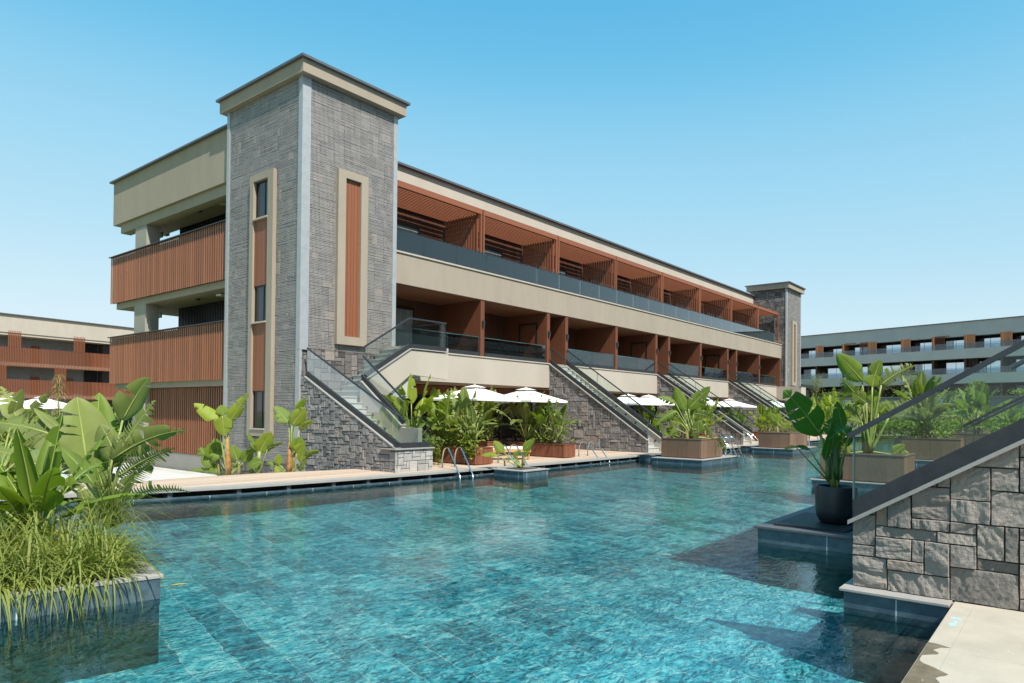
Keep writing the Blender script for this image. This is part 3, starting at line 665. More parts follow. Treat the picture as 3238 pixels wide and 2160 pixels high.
# ================================================================ EXTERNAL STAIRS
def wall_stair(label, x0, x1, yb, yt, zb, zt, sgn=1, group=None, st_mat=ST_D, cell=.13, sub=2, seed=5, stone_depth=.045, z0=.12, railh=.80, steps=21, rail2=0, glass=None):
    """straight stair between two walls; yb = foot, yt = head, sgn the direction it climbs in y"""
    t = thing('outdoor_staircase', label, 'staircase', (x0, yb, z0), group)
    sl_ = (zt-zb)/abs(yt-yb); ln = abs(yt-yb)
    th = .16
    w1 = MB().prism([(x0+.05,yb,z0),(x0+.05,yt,z0),(x0+.05,yt,zt),(x0+.05,yb,zb)], (th-.05,0,0)).build('stone_wall', MORT, t)
    ashlar('stone_face', [(0,0),(ln,0),(ln,zt-z0),(0,zb-z0)], (x0+.05,yb,z0), (0,sgn,0), (0,0,1), (-1,0,0), st_mat, w1, cell, seed, stone_depth, sub, 4 if sub < 6 else 5, 3, .014 if sub < 6 else .024, MORT if sub < 6 else simple('grey_joint', (.19,.18,.165), .9))
    w2 = MB().prism([(x1-th,yb,z0),(x1-th,yt,z0),(x1-th,yt,zt),(x1-th,yb,zb)], (th,0,0)).build('plaster_wall', PLL, t)
    sm = MB(); n = steps; rise = (zt-.05-z0)/n; run = ln/n
    for i in range(n):
        ya = yb+sgn*(i*run+.12); yb2 = yb+sgn*ln
        sm.box(x0+th,x1-th,min(ya,yb2),max(ya,yb2),z0+i*rise,z0+(i+1)*rise-.03)
        sm.box(x0+th,x1-th,min(ya-sgn*.025,yb2),max(ya-sgn*.025,yb2),z0+(i+1)*rise-.03,z0+(i+1)*rise-.001)
    sm.build('steps', STEPM, t)
    up = Vector((0, 0, 1)); A = Vector((0, yb, zb)); C = Vector((0, yt, zt)); dr = (C-A).normalized()
    for k, xx in enumerate((x0, x1-th)):
        if k and rail2: A, dr = A.lerp(C, rail2), dr
        cx = xx+th/2; off = Vector((cx, 0, 0)); nrm = Vector((0, -dr.z*sgn, dr.y*sgn)); nrm = nrm if nrm.z > 0 else -nrm
        def sl_band(z_lo, z_hi, wd, e0, name, mt):
            ca = 1/max(.3, abs(dr.y)); p0 = A+off-dr*e0; p1 = C+off; hw = Vector((wd/2, 0, 0))
            return MB().prism([p0-hw+up*z_lo*ca, p1-hw+up*z_lo*ca, p1-hw+up*z_hi*ca, p0-hw+up*z_hi*ca], hw*2).build(name, mt, t)
        sl_band(0, .036, th+.09, .035, 'coping', PLL if k else COPE)
        sl_band(.037, .195, .085, 0, 'dark_channel', CHAN)
        b_ = .13; g0 = A+off+up*b_; g1 = C+off+up*b_; np_ = 3
        if k and rail2:
            MB().tube([g0+up*(railh-b_-.05), g1+up*(railh-b_-.05)], .028, 10).build('handrail', ANTH, t); continue
        gl = MB().prism([g0-Vector((.008,0,0)), g1-Vector((.008,0,0)), g1+up*(railh-b_)-Vector((.008,0,0)), g0+up*(railh-b_)-Vector((.008,0,0))], (.016,0,0)).build('glass_panel', glass or G_BAL, t)
        MB().bar(g0+up*(railh-b_-.02)-dr*.06, g1+up*(railh-b_-.02), .045, .05).build('handrail', ANTH, t)
        ed = MB()
        for q in (0, .33, .66, 1):
            pnt = g0.lerp(g1, q); ed.bar(pnt, pnt+up*(railh-b_-.03), .02, .014, (1,0,0))
        ed.build('glass_joint', simple('glass_edge', (.10,.17,.16), .3) if 'glass_edge' not in bpy.data.materials else bpy.data.materials['glass_edge'], gl)
    for i in range(10):
        y = yb+sgn*ln*(i+.6)/10.3; z = z0+(zt-z0)*(i+.6)/10.3+.24
        MB().tube([(x1-th-.02,y,z),(x1-th+.001,y,z)], .05, 12).build('step_light', ANTH, t)
    return t
G3 = 'straight stone staircases from pool deck to terraces'
wall_stair('stone sided outdoor staircase with glass rails, nearest of the three straight flights along the facade', 26.66, 28.2, 14.3, 19.5, .66, 4.10, group=G3, seed=21)
wall_stair('stone sided outdoor staircase with glass rails, middle of the three straight flights', 37.62, 39.2, 14.3, 19.5, .66, 4.10, group=G3, seed=22, sub=1)
wall_stair('stone sided outdoor staircase with glass rails, farthest flight next to the far tower', 48.56, 50.13, 14.3, 19.5, .66, 4.10, group=G3, seed=23, sub=1)
fs = wall_stair('large rough stone stair wall with sloping black glass railing rising at right foreground', 7.6, 9.2, 1.76, -4.3, .76, 4.44, sgn=-1, st_mat=ST_F, cell=.105, sub=7, seed=38, stone_depth=.024, z0=.12, railh=.92, rail2=.2, glass=G_FG)
wall_stair('second stone stair with dark glass railing seen through the foreground glass', 16.1, 17.7, 1.7, -4.3, .92, 4.5, sgn=-1, seed=33, z0=.1, railh=.76)

# near staircase: flight up the tower side, landing, flight along the facade
t = thing('corner_staircase', 'L-shaped staircase with pale plaster upper flight, stone base and glass rails at the near tower', 'staircase', (12.74,14.5,.12))
A0 = (14.53, .78); A1 = (18.9, 2.87)
w1 = MB().prism([(12.79,14.52,-.9),(12.79,19.1,-.9),(12.79,19.1,2.96),(12.79,14.52,.76)], (.13,0,0)).build('stone_wall', MORT, t)
ashlar('stone_face', [(0,-.9),(4.6,-.9),(4.6,2.97),(0,.76)], (12.785,14.5,0), (0,1,0), (0,0,1), (-1,0,0), ST_D, w1, .1, 41, .045, 3, 4, 3, .014)
pd = MB().box(12.8,14.13,14.53,15.1,.0,.745).build('stone_pedestal', MORTL, t)
ashlar('stone_face', [(0,0),(1.42,0),(1.42,.64),(0,.64)], (12.72,14.53,.1), (1,0,0), (0,0,1), (0,-1,0), ST_L, pd, .105, 43, .02, 3, 3, 3, .008, MORTL)
ashlar('stone_face', [(0,0),(.6,0),(.6,.64),(0,.64)], (14.13,14.53,.1), (0,1,0), (0,0,1), (1,0,0), ST_L, pd, .105, 44, .02, 1, 3, 3, .008, MORTL)
MB().box(12.68,14.18,14.46,15.12,.745,.78).build('coping', COPE, t)
MB().box(12.76,14.08,14.56,14.64,.78,.93).build('dark_channel', CHAN, t)
MB().box(12.78,14.06,14.592,14.608,.93,1.69).build('glass_panel', G_BAL, t)
sm = MB(); n = 12
for i in range(n):
    ya = 15.15+i*.235; z = .12+i*.178
    sm.box(12.93,13.92,ya,17.95,z,z+.148).box(12.93,13.92,ya-.03,17.95,z+.148,z+.177)
sm.box(12.93,14.6,17.95,19.1,1.2,2.26)
n2 = 9
for i in range(n2):
    xa = 14.1+i*.235; z = 2.26+i*.19
    sm.box(xa,16.3,17.72,19.1,z,z+.16).box(xa-.03,16.3,17.72,19.1,z+.16,z+.19)
sm.build('steps', STEPM, t)
MB().box(16.3,18.0,17.72,YF-.05,3.75,4.1).build('landing', PLL, t)
yo = 17.58
MB().prism([(14.02,yo,2.72),(16.02,yo,3.9),(17.85,yo,3.9),(17.85,yo,2.96),(16.05,yo,3.06),(13.95,yo,1.55)], (0,.14,0)).build('plaster_wall', PLL, t)
MB().prism([(13.92,14.9,.12),(13.92,17.6,.12),(13.92,17.6,2.72),(13.92,15.6,1.32),(13.92,14.9,1.32)], (.16,0,0)).build('plaster_wall', PLL, t)
for i in range(7):
    y = 15.5+i*.29; z = .62+i*.215; MB().tube([(13.9,y,z),(13.922,y,z)], .045, 12).build('step_light', ANTH, t)
def railing(p, q, h, wd=.16, gl=G_BAL, chan=.16, cap=COPE):
    p = Vector(p); q = Vector(q); d_ = (q-p); up = Vector((0,0,1)); hd = Vector((d_.x, d_.y, 0)).normalized(); sd = hd.cross(up)
    MB().bar(p+up*.015, q+up*.015, wd+.07, .034).build('coping', cap, t)
    MB().bar(p+up*.11, q+up*.11, .085, chan).build('dark_channel', CHAN, t)
    a, b_ = p+up*.17, q+up*.17
    MB().prism([a-sd*.008, b_-sd*.008, b_+up*(h-.17)-sd*.008, a+up*(h-.17)-sd*.008], sd*.016).build('glass_panel', G_BAL, t)
    MB().bar(p+up*h, q+up*h, .045, .05).build('handrail', ANTH, t)
railing((12.85,14.55,.76), (12.85,18.9,2.86), .92)
railing((14.0,15.62,1.36), (14.0,17.55,2.74), .80)
railing((14.05,yo+.07,2.76), (16.04,yo+.07,3.93), 1.06)
railing((16.04,yo+.07,3.93), (17.8,yo+.07,3.93), 1.06)
MB().box(17.79,17.81,yo+.1,YF,4.1,4.98).build('glass_panel', G_BAL, t)
MB().box(17.78,17.82,yo+.1,YF,4.98,5.02).build('handrail', ANTH, t)

# ================================================================ PLANTS
def leaf(mb, P0, P1, P2, W, nrm, rnd, tear=.3, fold=.3, curl=.35, n=12, mi=0, rib=1, ribr=None, notch=2.0, rnd_tip=.55):
    """one banana-like leaf: midrib P0-P1-P2, blade W wide, torn into strips with chance tear per step"""
    P0, P1, P2, nrm = Vector(P0), Vector(P1), Vector(P2), Vector(nrm)
    pts = []; tan = []
    for i in range(n+1):
        s_ = i/n; a = 1-s_
        pts.append(P0*a*a+P1*2*a*s_+P2*s_*s_); tan.append(((P1-P0)*a+(P2-P1)*s_).normalized())
    step = (P2-P0).length/n
    for sg in (-1, 1):
        bend = rnd.uniform(-.1, .15); fresh = True; segs = [0]
        for i in range(1, n):
            if rnd.random() < tear: segs.append(i)
        segs.append(n)
        for q in range(len(segs)-1):
            i0, i1 = segs[q], segs[q+1]; torn0 = q > 0; torn1 = q < len(segs)-2
            bend = rnd.uniform(-.15, .55)*(1.0 if tear > .15 else .4) if len(segs) > 2 else rnd.uniform(-.1, .15)
            short = rnd.uniform(.8, 1.0) if tear > .5 else 1
            base = len(mb.v)
            for i in range(i0, i1+1):
                s_ = i/n; t = tan[i]; sd = t.cross(nrm)
                if sd.length < .05: sd = t.orthogonal()
                sd.normalize(); up = sd.cross(t)
                wv = W/2*(min(1, (s_+.02)/.2)**.5)*(max(0, 1-s_**2.4)**.85)*short
                for k, l_ in enumerate((0, .35, .7, 1)):
                    a = fold-(curl+bend)*l_*l_
                    ln = l_*wv
                    pull = 0
                    if torn0 and i == i0: pull = .28*step*l_*notch
                    if torn1 and i == i1: pull = -.28*step*l_*notch
                    p = pts[i]+sd*sg*ln*math.cos(a)+up*ln*math.sin(a)+t*(ln*.28+pull)
                    mb.v.append(tuple(p))
            for i in range(i1-i0):
                for k in range(3):
                    a, b_, c, d_ = base+i*4+k, base+i*4+k+1, base+(i+1)*4+k+1, base+(i+1)*4+k
                    u0, u1 = (i0+i)/n*.5, (i0+i+1)/n*.5; v0, v1 = (0, .35, .7, 1)[k], (0, .35, .7, 1)[k+1]
                    qd = [a, b_, c, d_]; uq = [(u0-v0*.06, v0), (u0-v1*.06, v1), (u1-v1*.06, v1), (u1-v0*.06, v0)]
                    if sg < 0: qd = qd[::-1]; uq = uq[::-1]
                    mb.face(qd, mi, uq)
    r0 = ribr or max(.006, W*.035)
    mb.tube([p+nrm.normalized()*-.002 for p in pts[::2]], [r0*(1-.85*i/(len(pts[::2])-1)) for i in range(len(pts[::2]))], 5, rib)
def stalk(mb, a, b, r0, r1, mi=1, bow=.0, n=5):
    a, b = Vector(a), Vector(b); pts = []
    for i in range(n+1):
        s_ = i/n; p = a.lerp(b, s_)+Vector((0, 0, 1))*bow*math.sin(math.pi*s_); pts.append(p)
    mb.tube(pts, [r0+(r1-r0)*i/n for i in range(n+1)], 6, mi)
def up_normal(d_, out):
    d_ = Vector(d_).normalized(); u_ = Vector((0, 0, 1))-Vector(out)*.6
    n_ = u_-d_*u_.dot(d_)
    return n_.normalized() if n_.length > .05 else Vector((0, 0, 1))
def banana(name, label, cat, loc, rnd, h=1.6, nl=9, Lf=1.0, W=.36, mat=None, tear=.3, fan=None, group=None, stem_h=.3, stems=1, spread=1.0, sr=.05, smat=None):
    """whole plant: stem part and foliage part"""
    mat = mat or LEAF; t = thing(name, label, cat, loc, group)
    loc = Vector(loc); fo = MB(); st = MB()
    for q in range(stems):
        b_ = loc+(Vector((0, 0, 0)) if stems == 1 else Vector((rnd.uniform(-.22, .22)*spread, rnd.uniform(-.22, .22)*spread, 0)))
        sh = stem_h*rnd.uniform(.8, 1.15); hq = h*(1 if q == 0 else rnd.uniform(.6, .95))
        st.tube([b_-Vector((0,0,.1)), b_+Vector((0,0,sh*.5)), b_+Vector((0,0,sh))], [sr*1.25, sr, sr*.75], 8)
        az0 = rnd.uniform(0, 6.28) if fan is None else fan
        m = nl if q == 0 else max(3, int(nl*.6))
        for k in range(m):
            f = (k+.5)/m
            az = az0+(k % 2)*math.pi+rnd.gauss(0, .35) if fan is not None else az0+k*2.4+rnd.uniform(-.3, .3)
            el = R(84-58*f**1.1+rnd.uniform(-7, 7))
            out = Vector((math.cos(az), math.sin(az), 0)); d_ = out*math.cos(el)+Vector((0, 0, math.sin(el)))
            L_ = Lf*rnd.uniform(.75, 1.1); tot = hq-sh
            pl = max(.12, (tot-L_*.75)*rnd.uniform(.75, 1.05))*(1 if f < .75 else .8)
            a = b_+Vector((0, 0, sh*.9)); dp = (d_+Vector((0, 0, .25))).normalized()
            P0 = a+dp*pl; P1 = P0+d_*L_*.5; P2 = P0+d_*L_*.93+(out*.22-Vector((0, 0, 1))*(.15+.55*f))*L_*rnd.uniform(.4, 1)*f
            nn = up_normal(d_, out)
            stalk(fo, a, P0, sr*.35, W*.04, 1)
            leaf(fo, P0, P1, P2, W*rnd.uniform(.8, 1.1), nn+Vector((rnd.uniform(-.25, .25), rnd.uniform(-.25, .25), 0)), rnd, tear*rnd.uniform(.2, 1.6), rnd.uniform(.1, .55), rnd.uniform(.1, .5))
    st.build('stem', smat or BARK, t, smooth=True)
    fo.build('foliage', [mat, RIBM], t, smooth=True)
    return t
def bush(name, label, cat, loc, size, n, rnd, mat, group=None, ls=.07, kind=None, bare=True):
    t = thing(name, label, cat, loc, group); mb = MB(); loc = Vector(loc)
    cl = [(Vector((rnd.uniform(-.75, .75)*size[0], rnd.uniform(-.75, .75)*size[1], rnd.uniform(.25, .95)*size[2])), rnd.uniform(.35, .6)) for _ in range(max(4, n//60))]
    for _ in range(n):
        c, r_ = rnd.choice(cl)
        p = loc+c+Vector((rnd.gauss(0, r_*size[0]*.45), rnd.gauss(0, r_*size[1]*.45), rnd.gauss(0, r_*size[2]*.4)))
        if p.z < loc.z: p.z = loc.z+.02
        d_ = Vector((rnd.uniform(-1, 1), rnd.uniform(-1, 1), rnd.uniform(-.2, 1))).normalized(); s_ = d_.orthogonal().normalized()
        l_ = ls*rnd.uniform(.6, 1.5); w_ = l_*.3
        mb.poly([p, p+d_*l_*.5+s_*w_, p+d_*l_, p+d_*l_*.5-s_*w_], 0, [(.2, .2), (.3, .6), (.5, .2), (.3, .6)])
    mb.build('foliage', mat, t)
    if bare:
        k = MB()
        for _ in range(5):
            k.tube([loc+Vector((rnd.uniform(-.2, .2)*size[0], rnd.uniform(-.2, .2)*size[1], -.05)), loc+Vector((rnd.uniform(-.5, .5)*size[0], rnd.uniform(-.5, .5)*size[1], size[2]*.7))], .012, 4)
        k.build('stem', TRUNK, t)
    return t
def blade(mb, p, d_, L_, w_, droop, rnd, n=6, mi=0):
    p = Vector(p); d_ = Vector(d_).normalized(); out = Vector((d_.x, d_.y, 0)); out = out.normalized() if out.length > .01 else Vector((1, 0, 0))
    sd = Vector((-out.y, out.x, 0)); base = len(mb.v); st = L_/n; c = d_.copy()
    for i in range(n+1):
        f = i/n; ww = w_*(1-f**2.5)*(.6+.4*min(1, f*4))
        mb.v += [tuple(p+sd*ww/2), tuple(p-sd*ww/2)]
        p = p+c*st; c = (c+Vector((0, 0, -1))*droop/n*(1+f)).normalized()
    for i in range(n):
        mb.face((base+2*i, base+2*i+1, base+2*i+3, base+2*i+2), mi, [(.2, 0), (.2, 1), (.4, 1), (.4, 0)])

# ---- planter island at left with its plants
t = thing('planter_island', 'large tiled planter island with grey coping in left foreground, full of grasses', 'planter', (2.2,8.2,0))
pa = [(-3.5,8.55),(3.2,7.12),(3.62,9.5),(-2.0,11.4)]
def inset(poly, k):
    c = Vector((sum(p[0] for p in poly)/len(poly), sum(p[1] for p in poly)/len(poly)))
    return [tuple(Vector(p)+(c-Vector(p)).normalized()*k*1.5) for p in poly]
pin = inset(pa, .22)
MB().prism([(x, y, -.13) for x, y in inset(pa, .02)], (0, 0, .265)).build('tiled_side', RIM, t)
MB().prism([(x, y, -1.0) for x, y in inset(pa, .025)], (0, 0, .869)).build('underwater_wall', UWALL, t)
cm = MB()
for i in range(4):
    a, b_ = pa[i], pa[(i+1) % 4]; c, d_ = pin[(i+1) % 4], pin[i]
    cm.prism([(a[0], a[1], .135), (b_[0], b_[1], .135), (c[0], c[1], .135), (d_[0], d_[1], .135)], (0, 0, .035))
cm.build('coping', COPE, t, bevel=.004)
MB().prism([(x, y, .1) for x, y in pin], (0, 0, .09)).build('soil', SOIL, t)
def inpoly(p, poly):
    ins = True
    for i in range(len(poly)):
        a, b_ = poly[i], poly[(i+1) % len(poly)]
        if (b_[0]-a[0])*(p[1]-a[1])-(b_[1]-a[1])*(p[0]-a[0]) < 0: ins = False
    return ins
rnd = random.Random(77); g = MB()
k = 0
while k < 4300:
    x, y = rnd.uniform(-2.2, 3.6), rnd.uniform(7, 11)
    if not inpoly((x, y), pin): continue
    k += 1
    az = rnd.uniform(0, 6.28); el = rnd.uniform(.55, 1.45)
    edge = y-(7.12+(3.2-x)*.213) < .8
    L_ = rnd.uniform(.45, .85)*(1.25 if edge else 1)
    blade(g, (x, y, .17), (math.cos(az)*math.cos(el), math.sin(az)*math.cos(el), math.sin(el)), L_, rnd.uniform(.010, .024), rnd.uniform(.9, 2.6), rnd, 7)
for _ in range(1500):
    e = rnd.choice((0, 0, 1)); a, b_ = pin[e], pin[e+1]; f = rnd.random()
    x, y = a[0]+(b_[0]-a[0])*f+rnd.uniform(-.12, .05), a[1]+(b_[1]-a[1])*f+rnd.uniform(.0, .25)
    az = (-1.55 if e == 0 else -.1)+rnd.gauss(0, .7); el = rnd.uniform(.35, 1.3)
    blade(g, (x, y, .17), (math.cos(az)*math.cos(el), math.sin(az)*math.cos(el), math.sin(el)), rnd.uniform(.35, .85), rnd.uniform(.010, .022), rnd.uniform(1.6, 3.4), rnd, 8)
o = g.build('ground_cover_grass', GRASSM); o['kind'] = 'stuff'; o['label'] = 'yellow green grass blades spilling over the planter edge'
def grass_clump(label, loc, n, L_, rnd, w_=.014, droop=1.6, group=None, mat=None):
    t = thing('grass_clump', label, 'ornamental grass', loc, group); mb = MB(); loc = Vector(loc)
    for _ in range(n):
        az = rnd.uniform(0, 6.28); el = rnd.uniform(.5, 1.5)
        blade(mb, loc+Vector((rnd.gauss(0, .05), rnd.gauss(0, .05), 0)), (math.cos(az)*math.cos(el), math.sin(az)*math.cos(el), math.sin(el)), L_*rnd.uniform(.6, 1.15), w_*rnd.uniform(.7, 1.3), droop*rnd.uniform(.5, 1.4), rnd, 9)
    mb.build('foliage', mat or GRASSM, t); return t
cp_ = at(272, 1215, z=.2); grass_clump('tall fountain grass clump leaning over the right corner of the planter', (cp_.x-.05, cp_.y+.1, .22), 170, 1.15, random.Random(5))
cp_ = at(92, 1190, z=.2); grass_clump('tall upright grass tuft at the left rear of the foreground planter', (cp_.x, cp_.y+.25, .22), 110, 1.0, random.Random(6), droop=1.2)
cp_ = at(40, 1260, z=.2); grass_clump('broad leaved grass clump at the far left front of the planter', (cp_.x, cp_.y, .2), 70, .9, random.Random(8), .03, 1.9)

def hero(name, label, cat, base, depth, leaves, mat, stems=None, group=None, smat=None, z0=None, conv=lambda x, y: (x, y), seed=1, wk=1.12):
    """plant whose leaves are set one by one: (x0,y0,x1,y1,width m,depth at base,depth at tip,tear,roll,arch[,material])"""
    rnd = random.Random(seed); bp = Vector(base); t = thing(name, label, cat, bp, group)
    ppm = FPX/depth*2351/3238
    for lf in leaves:
        x0, y0, x1, y1, wd, d0, d1, tear, roll, arch = lf[:10]; mt = lf[10] if len(lf) > 10 else mat
        a = at(*conv(x0, y0), d=depth+d0); b_ = at(*conv(x1, y1), d=depth+d1)
        ch = b_-a; t_ = ch.normalized(); cn = (EYE-a).normalized()
        nn = cn-t_*cn.dot(t_); nn.normalize(); nn = Matrix.Rotation(roll, 3, t_) @ nn
        mb = MB()
        root = bp+Vector((rnd.uniform(-.05, .05), rnd.uniform(-.05, .05), lf[11] if len(lf) > 11 else .05))
        if (a-root).length > .15: stalk(mb, root, a, wd*.07+.008, wd*.035+.004, 1, 0)
        mid = a.lerp(b_, .5)+Vector((0, 0, 1))*arch*ch.length
        leaf(mb, a, mid, b_, wd*wk, nn, rnd, tear, rnd.uniform(.05, .25), rnd.uniform(.1, .4), n=16 if tear < .6 else 26)
        mb.build('leaf', [mt, RIBM], t, smooth=True)
    for sx0, sy0, sx1, sy1, r0, r1, dd in (stems or []):
        MB().tube([at(*conv(sx0, sy0), d=depth+dd), at(*conv((sx0*2+sx1)/3+1, (sy0*2+sy1)/3), d=depth+dd), at(*conv((sx0+2*sx1)/3, (sy0+2*sy1)/3), d=depth+dd), at(*conv(sx1, sy1), d=depth+dd)], [r0, r0*.9+r1*.1, (r0+r1)/2, r1], 10).build('stem', smat or BARK, t, smooth=True)
    return t
cl_ = lambda x, y: (x*.3937, 835+y*.3937)
LH = [(505,575,448,195,.52,.1,.15,.12,.1,.06,LEAFG),(560,610,578,168,.40,.25,.5,.1,-.35,.05,LEAF),(715,330,868,78,.36,.35,.4,.18,.5,.08,LEAFG),
 (640,600,903,212,.34,-.1,-.1,.6,-.5,.05,LEAFG),(655,560,1083,390,.30,-.15,-.2,.55,.3,.16,LEAFG),(690,660,1015,492,.34,-.25,-.35,.9,.4,.10,LEAFG),
 (700,800,1112,748,.26,-.35,-.5,.9,.9,.18,LEAFG),(545,700,352,490,.20,-.55,-.6,.0,.55,.10,LEAF),(540,925,445,690,.20,-.8,-.8,.35,-.4,.06,LEAFG),
 (235,600,-60,505,.26,-.2,-.2,.9,.2,.12,LEAFG),(450,480,-70,340,.42,.15,.1,.5,.6,.12,LEAFG),(400,420,195,258,.16,.2,.2,.0,.8,.02,LEAFG),
 (700,590,585,352,.36,.0,.0,.2,-.2,.05,LEAFG),(640,860,780,640,.22,-.45,-.5,.2,.5,.05,LEAFG),(600,720,545,545,.2,-.3,-.3,.2,.3,.05,LEAF),
 (470,640,250,480,.3,.3,.3,.7,.4,.1,LEAFG),(620,640,660,330,.28,.5,.55,.2,.3,.03,LEAFG),(560,650,640,300,.3,.6,.6,.2,-.3,.03,LEAF),(750,700,900,560,.24,.1,.2,.5,-.3,.1,LEAFG),(520,690,380,600,.26,.1,.1,.6,.3,.1,LEAFG),
 (375,1000,80,940,.10,-.75,-.8,.0,.9,.05,LEAFO),(330,985,200,905,.10,-.7,-.7,.0,-.9,.05,LEAFO)]
b0 = at(238, 1165, z=.3)
dL = (b0-EYE).dot(CF)
hero('banana_plant', 'big banana plant with broad grey green torn leaves in the left foreground planter', 'banana plant', (b0.x, b0.y, .2), dL, LH, LEAFG, [(585,900,600,650,.06,.035,0),(640,900,660,640,.05,.03,.1)], conv=cl_, seed=11, wk=1.55)
for i, (x, y, h, lb) in enumerate(((1.55,9.4,1.75,'grey green banana plant behind the big one in the left planter'),(.2,9.0,1.25,'low spreading banana plant at the left of the foreground planter'),(2.7,9.3,1.5,'banana plant at the rear right of the foreground planter'),(.1,9.9,1.6,'banana plant at the rear left of the foreground planter'))):
    banana('banana_plant', lb, 'banana plant', (x, y, .15), random.Random(500+i), h, 10, 1.0, .36, LEAFG if i % 2 else LEAF, .45, None, None, .25, 2, 1.0)
LB = [(110,340,5,130,.4,0,0,.2,.3,.05),(75,310,132,148,.3,0,0,.05,.7,.05),(165,330,300,165,.28,0,0,.3,.4,.05),(150,420,40,300,.36,0,0,.5,.2,.05),(200,480,330,330,.3,.1,.1,.5,.3,.05),(120,500,250,430,.3,0,0,.5,-.2,.05),(60,600,-60,480,.3,0,0,.4,.1,.05),(70,690,150,560,.3,0,0,.3,.4,.05),(260,700,290,560,.24,0,0,.2,.4,.05),(20,640,-40,430,.3,0,0,.3,0,.05)]
b1 = at(45, 1110, z=.15)
hero('banana_plant', 'banana plant with upright leaves at the left edge behind the foreground planter', 'banana plant', (b1.x-.2, b1.y+1.0, .1), (b1-EYE).dot(CF)+1.0, LB, LEAFG, [(60,720,70,500,.05,.03,0)], conv=cl_, seed=12, smat=BARKR, wk=1.25)

# ---- pot on its pedestal at right
t = thing('pool_pedestal', 'low dark tiled block standing in the pool under the black pot', 'pedestal', (11.2,2.9,0))
MB().box(10.38,13.9,2.39,3.70,-.13,.135).build('tiled_side', RIM, t)
MB().box(10.385,13.9,2.395,3.695,-1.0,-.131).build('underwater_wall', UWALL, t)
MB().box(10.34,13.9,2.35,3.74,.135,.17).build('coping', COPED, t, bevel=.004)
o = MB().prism([(10.58,2.52,.172),(11.9,2.47,.205),(11.9,3.46,.205),(10.58,3.53,.172)], (0,0,.03)).build('rubber_board', RUB); tag(o, 'black rubber board lying on the pool pedestal beside the pot', 'board')
pc = at(1919, 1206, z=.175); pr = .293; ph = .56
t = thing('plant_pot', 'large round black pot standing on the tiled pedestal', 'pot', (pc.x, pc.y, .21))
MB().lathe((pc.x, pc.y, .21), [(0,0),(pr*.62,0),(pr*.8,.03),(pr*.93,.11),(pr*.98,.2),(pr,ph),(pr*.9,ph),(pr*.88,ph-.09),(0,ph-.09)], 48).build('bowl', POT, t, smooth=True, bevel=.006)
MB().lathe((pc.x, pc.y, .21), [(0,ph-.085),(pr*.87,ph-.085)], 24).build('soil', SOIL, t)
ct = lambda x, y: ((2480+x/3.918)*2351/3238, (1080+y/3.918)*2351/3238)
dp = (Vector((pc.x, pc.y, .8))-EYE).dot(CF)
PH = [(450,1160,-10,600,.50,-.05,-.15,.14,.25,.08,LEAFD),(715,1090,655,738,.23,.12,.15,.05,.35,.0,LEAFD),(500,1470,625,965,.19,-.12,-.12,.0,.8,-.08,LEAFD),(835,1060,512,1225,.21,-.05,-.15,.1,.6,.16,LEAFD),
 (310,1335,140,1300,.11,-.1,-.12,.0,.9,.04,LEAFD),(135,1300,-10,1345,.12,-.12,-.12,.8,.3,.1,LEAF),(770,1300,862,1150,.18,.05,.05,.2,.7,.02,LEAFD),(545,1160,590,950,.24,.1,.12,.1,-.5,.02,LEAFD),(640,1330,700,1160,.2,.0,.0,.1,.9,.0,LEAFD),(610,1400,640,1150,.16,.1,.1,.1,-.7,.0,LEAFD)]
hero('potted_banana_plant', 'dark green banana plant growing from the black pot, one huge leaf arching left', 'banana plant', (pc.x, pc.y, .68), dp, PH, LEAFD,
     [(545,1700,545,1420,.045,.03,-.06),(640,1710,640,1330,.05,.03,.0),(690,1700,690,1430,.04,.025,.06),(590,1710,600,1380,.04,.025,.08)], conv=ct, seed=21, wk=1.0, smat=simple('green_stem', (.07,.11,.025), .5, var=.4, scale=8, stretch=(1,1,.3)))

# ---- three bananas in the bed behind the deck
ck = lambda x, y: ((400+x/3.617)*2351/3238, (1250+y/3.617)*2351/3238)
d3 = 19.2
B1 = [(1040,280,768,92,.30,0,0,.12,.3,.03,LEAFY),(1165,330,1395,-30,.28,0,0,.2,.3,.02,LEAFY),(1095,235,1122,472,.34,-.15,-.15,.1,0,0,LEAFY),(1110,235,1080,112,.26,.1,.1,0,.2,0,LEAF),(1160,420,1180,200,.22,.1,.1,.1,.6,0,LEAF)]
hero('banana_plant', 'tallest young banana plant with red brown stem behind the deck, in front of slatted screen', 'banana plant', at(1165,930,z=None,d=0) if False else at(*ck(1165,935), d=d3), d3, B1, LEAFY, [(1165,935,1148,480,.085,.045,0)], conv=ck, seed=31, wk=1.45, smat=BARKR)
B1b = [(1065,680,1005,490,.34,0,0,0,.3,0),(960,720,955,545,.30,0,0,0,.5,0),(1030,790,850,720,.36,0,0,0,.3,.1),(1000,860,700,868,.18,0,0,.2,.8,.12),(900,680,840,600,.28,.1,.1,.2,0,0),(1090,700,950,680,.3,-.1,-.1,.1,.5,.1),(1040,900,1010,780,.3,0,0,0,0,0),(1270,750,1205,570,.30,0,0,0,.2,0),(1335,770,1425,618,.30,0,0,0,.2,.02),(1280,800,1200,760,.2,0,0,.3,.5,0),(1260,840,1330,800,.2,0,0,.3,.5,0)]
hero('banana_sucker', 'cluster of low round leaved banana shoots around the tallest young plant', 'banana plant', at(*ck(1190,940), d=d3+.3), d3+.3, B1b, LEAF, [(1060,930,1050,720,.05,.03,0),(1280,920,1290,760,.05,.03,0)], conv=ck, seed=32, wk=1.3)
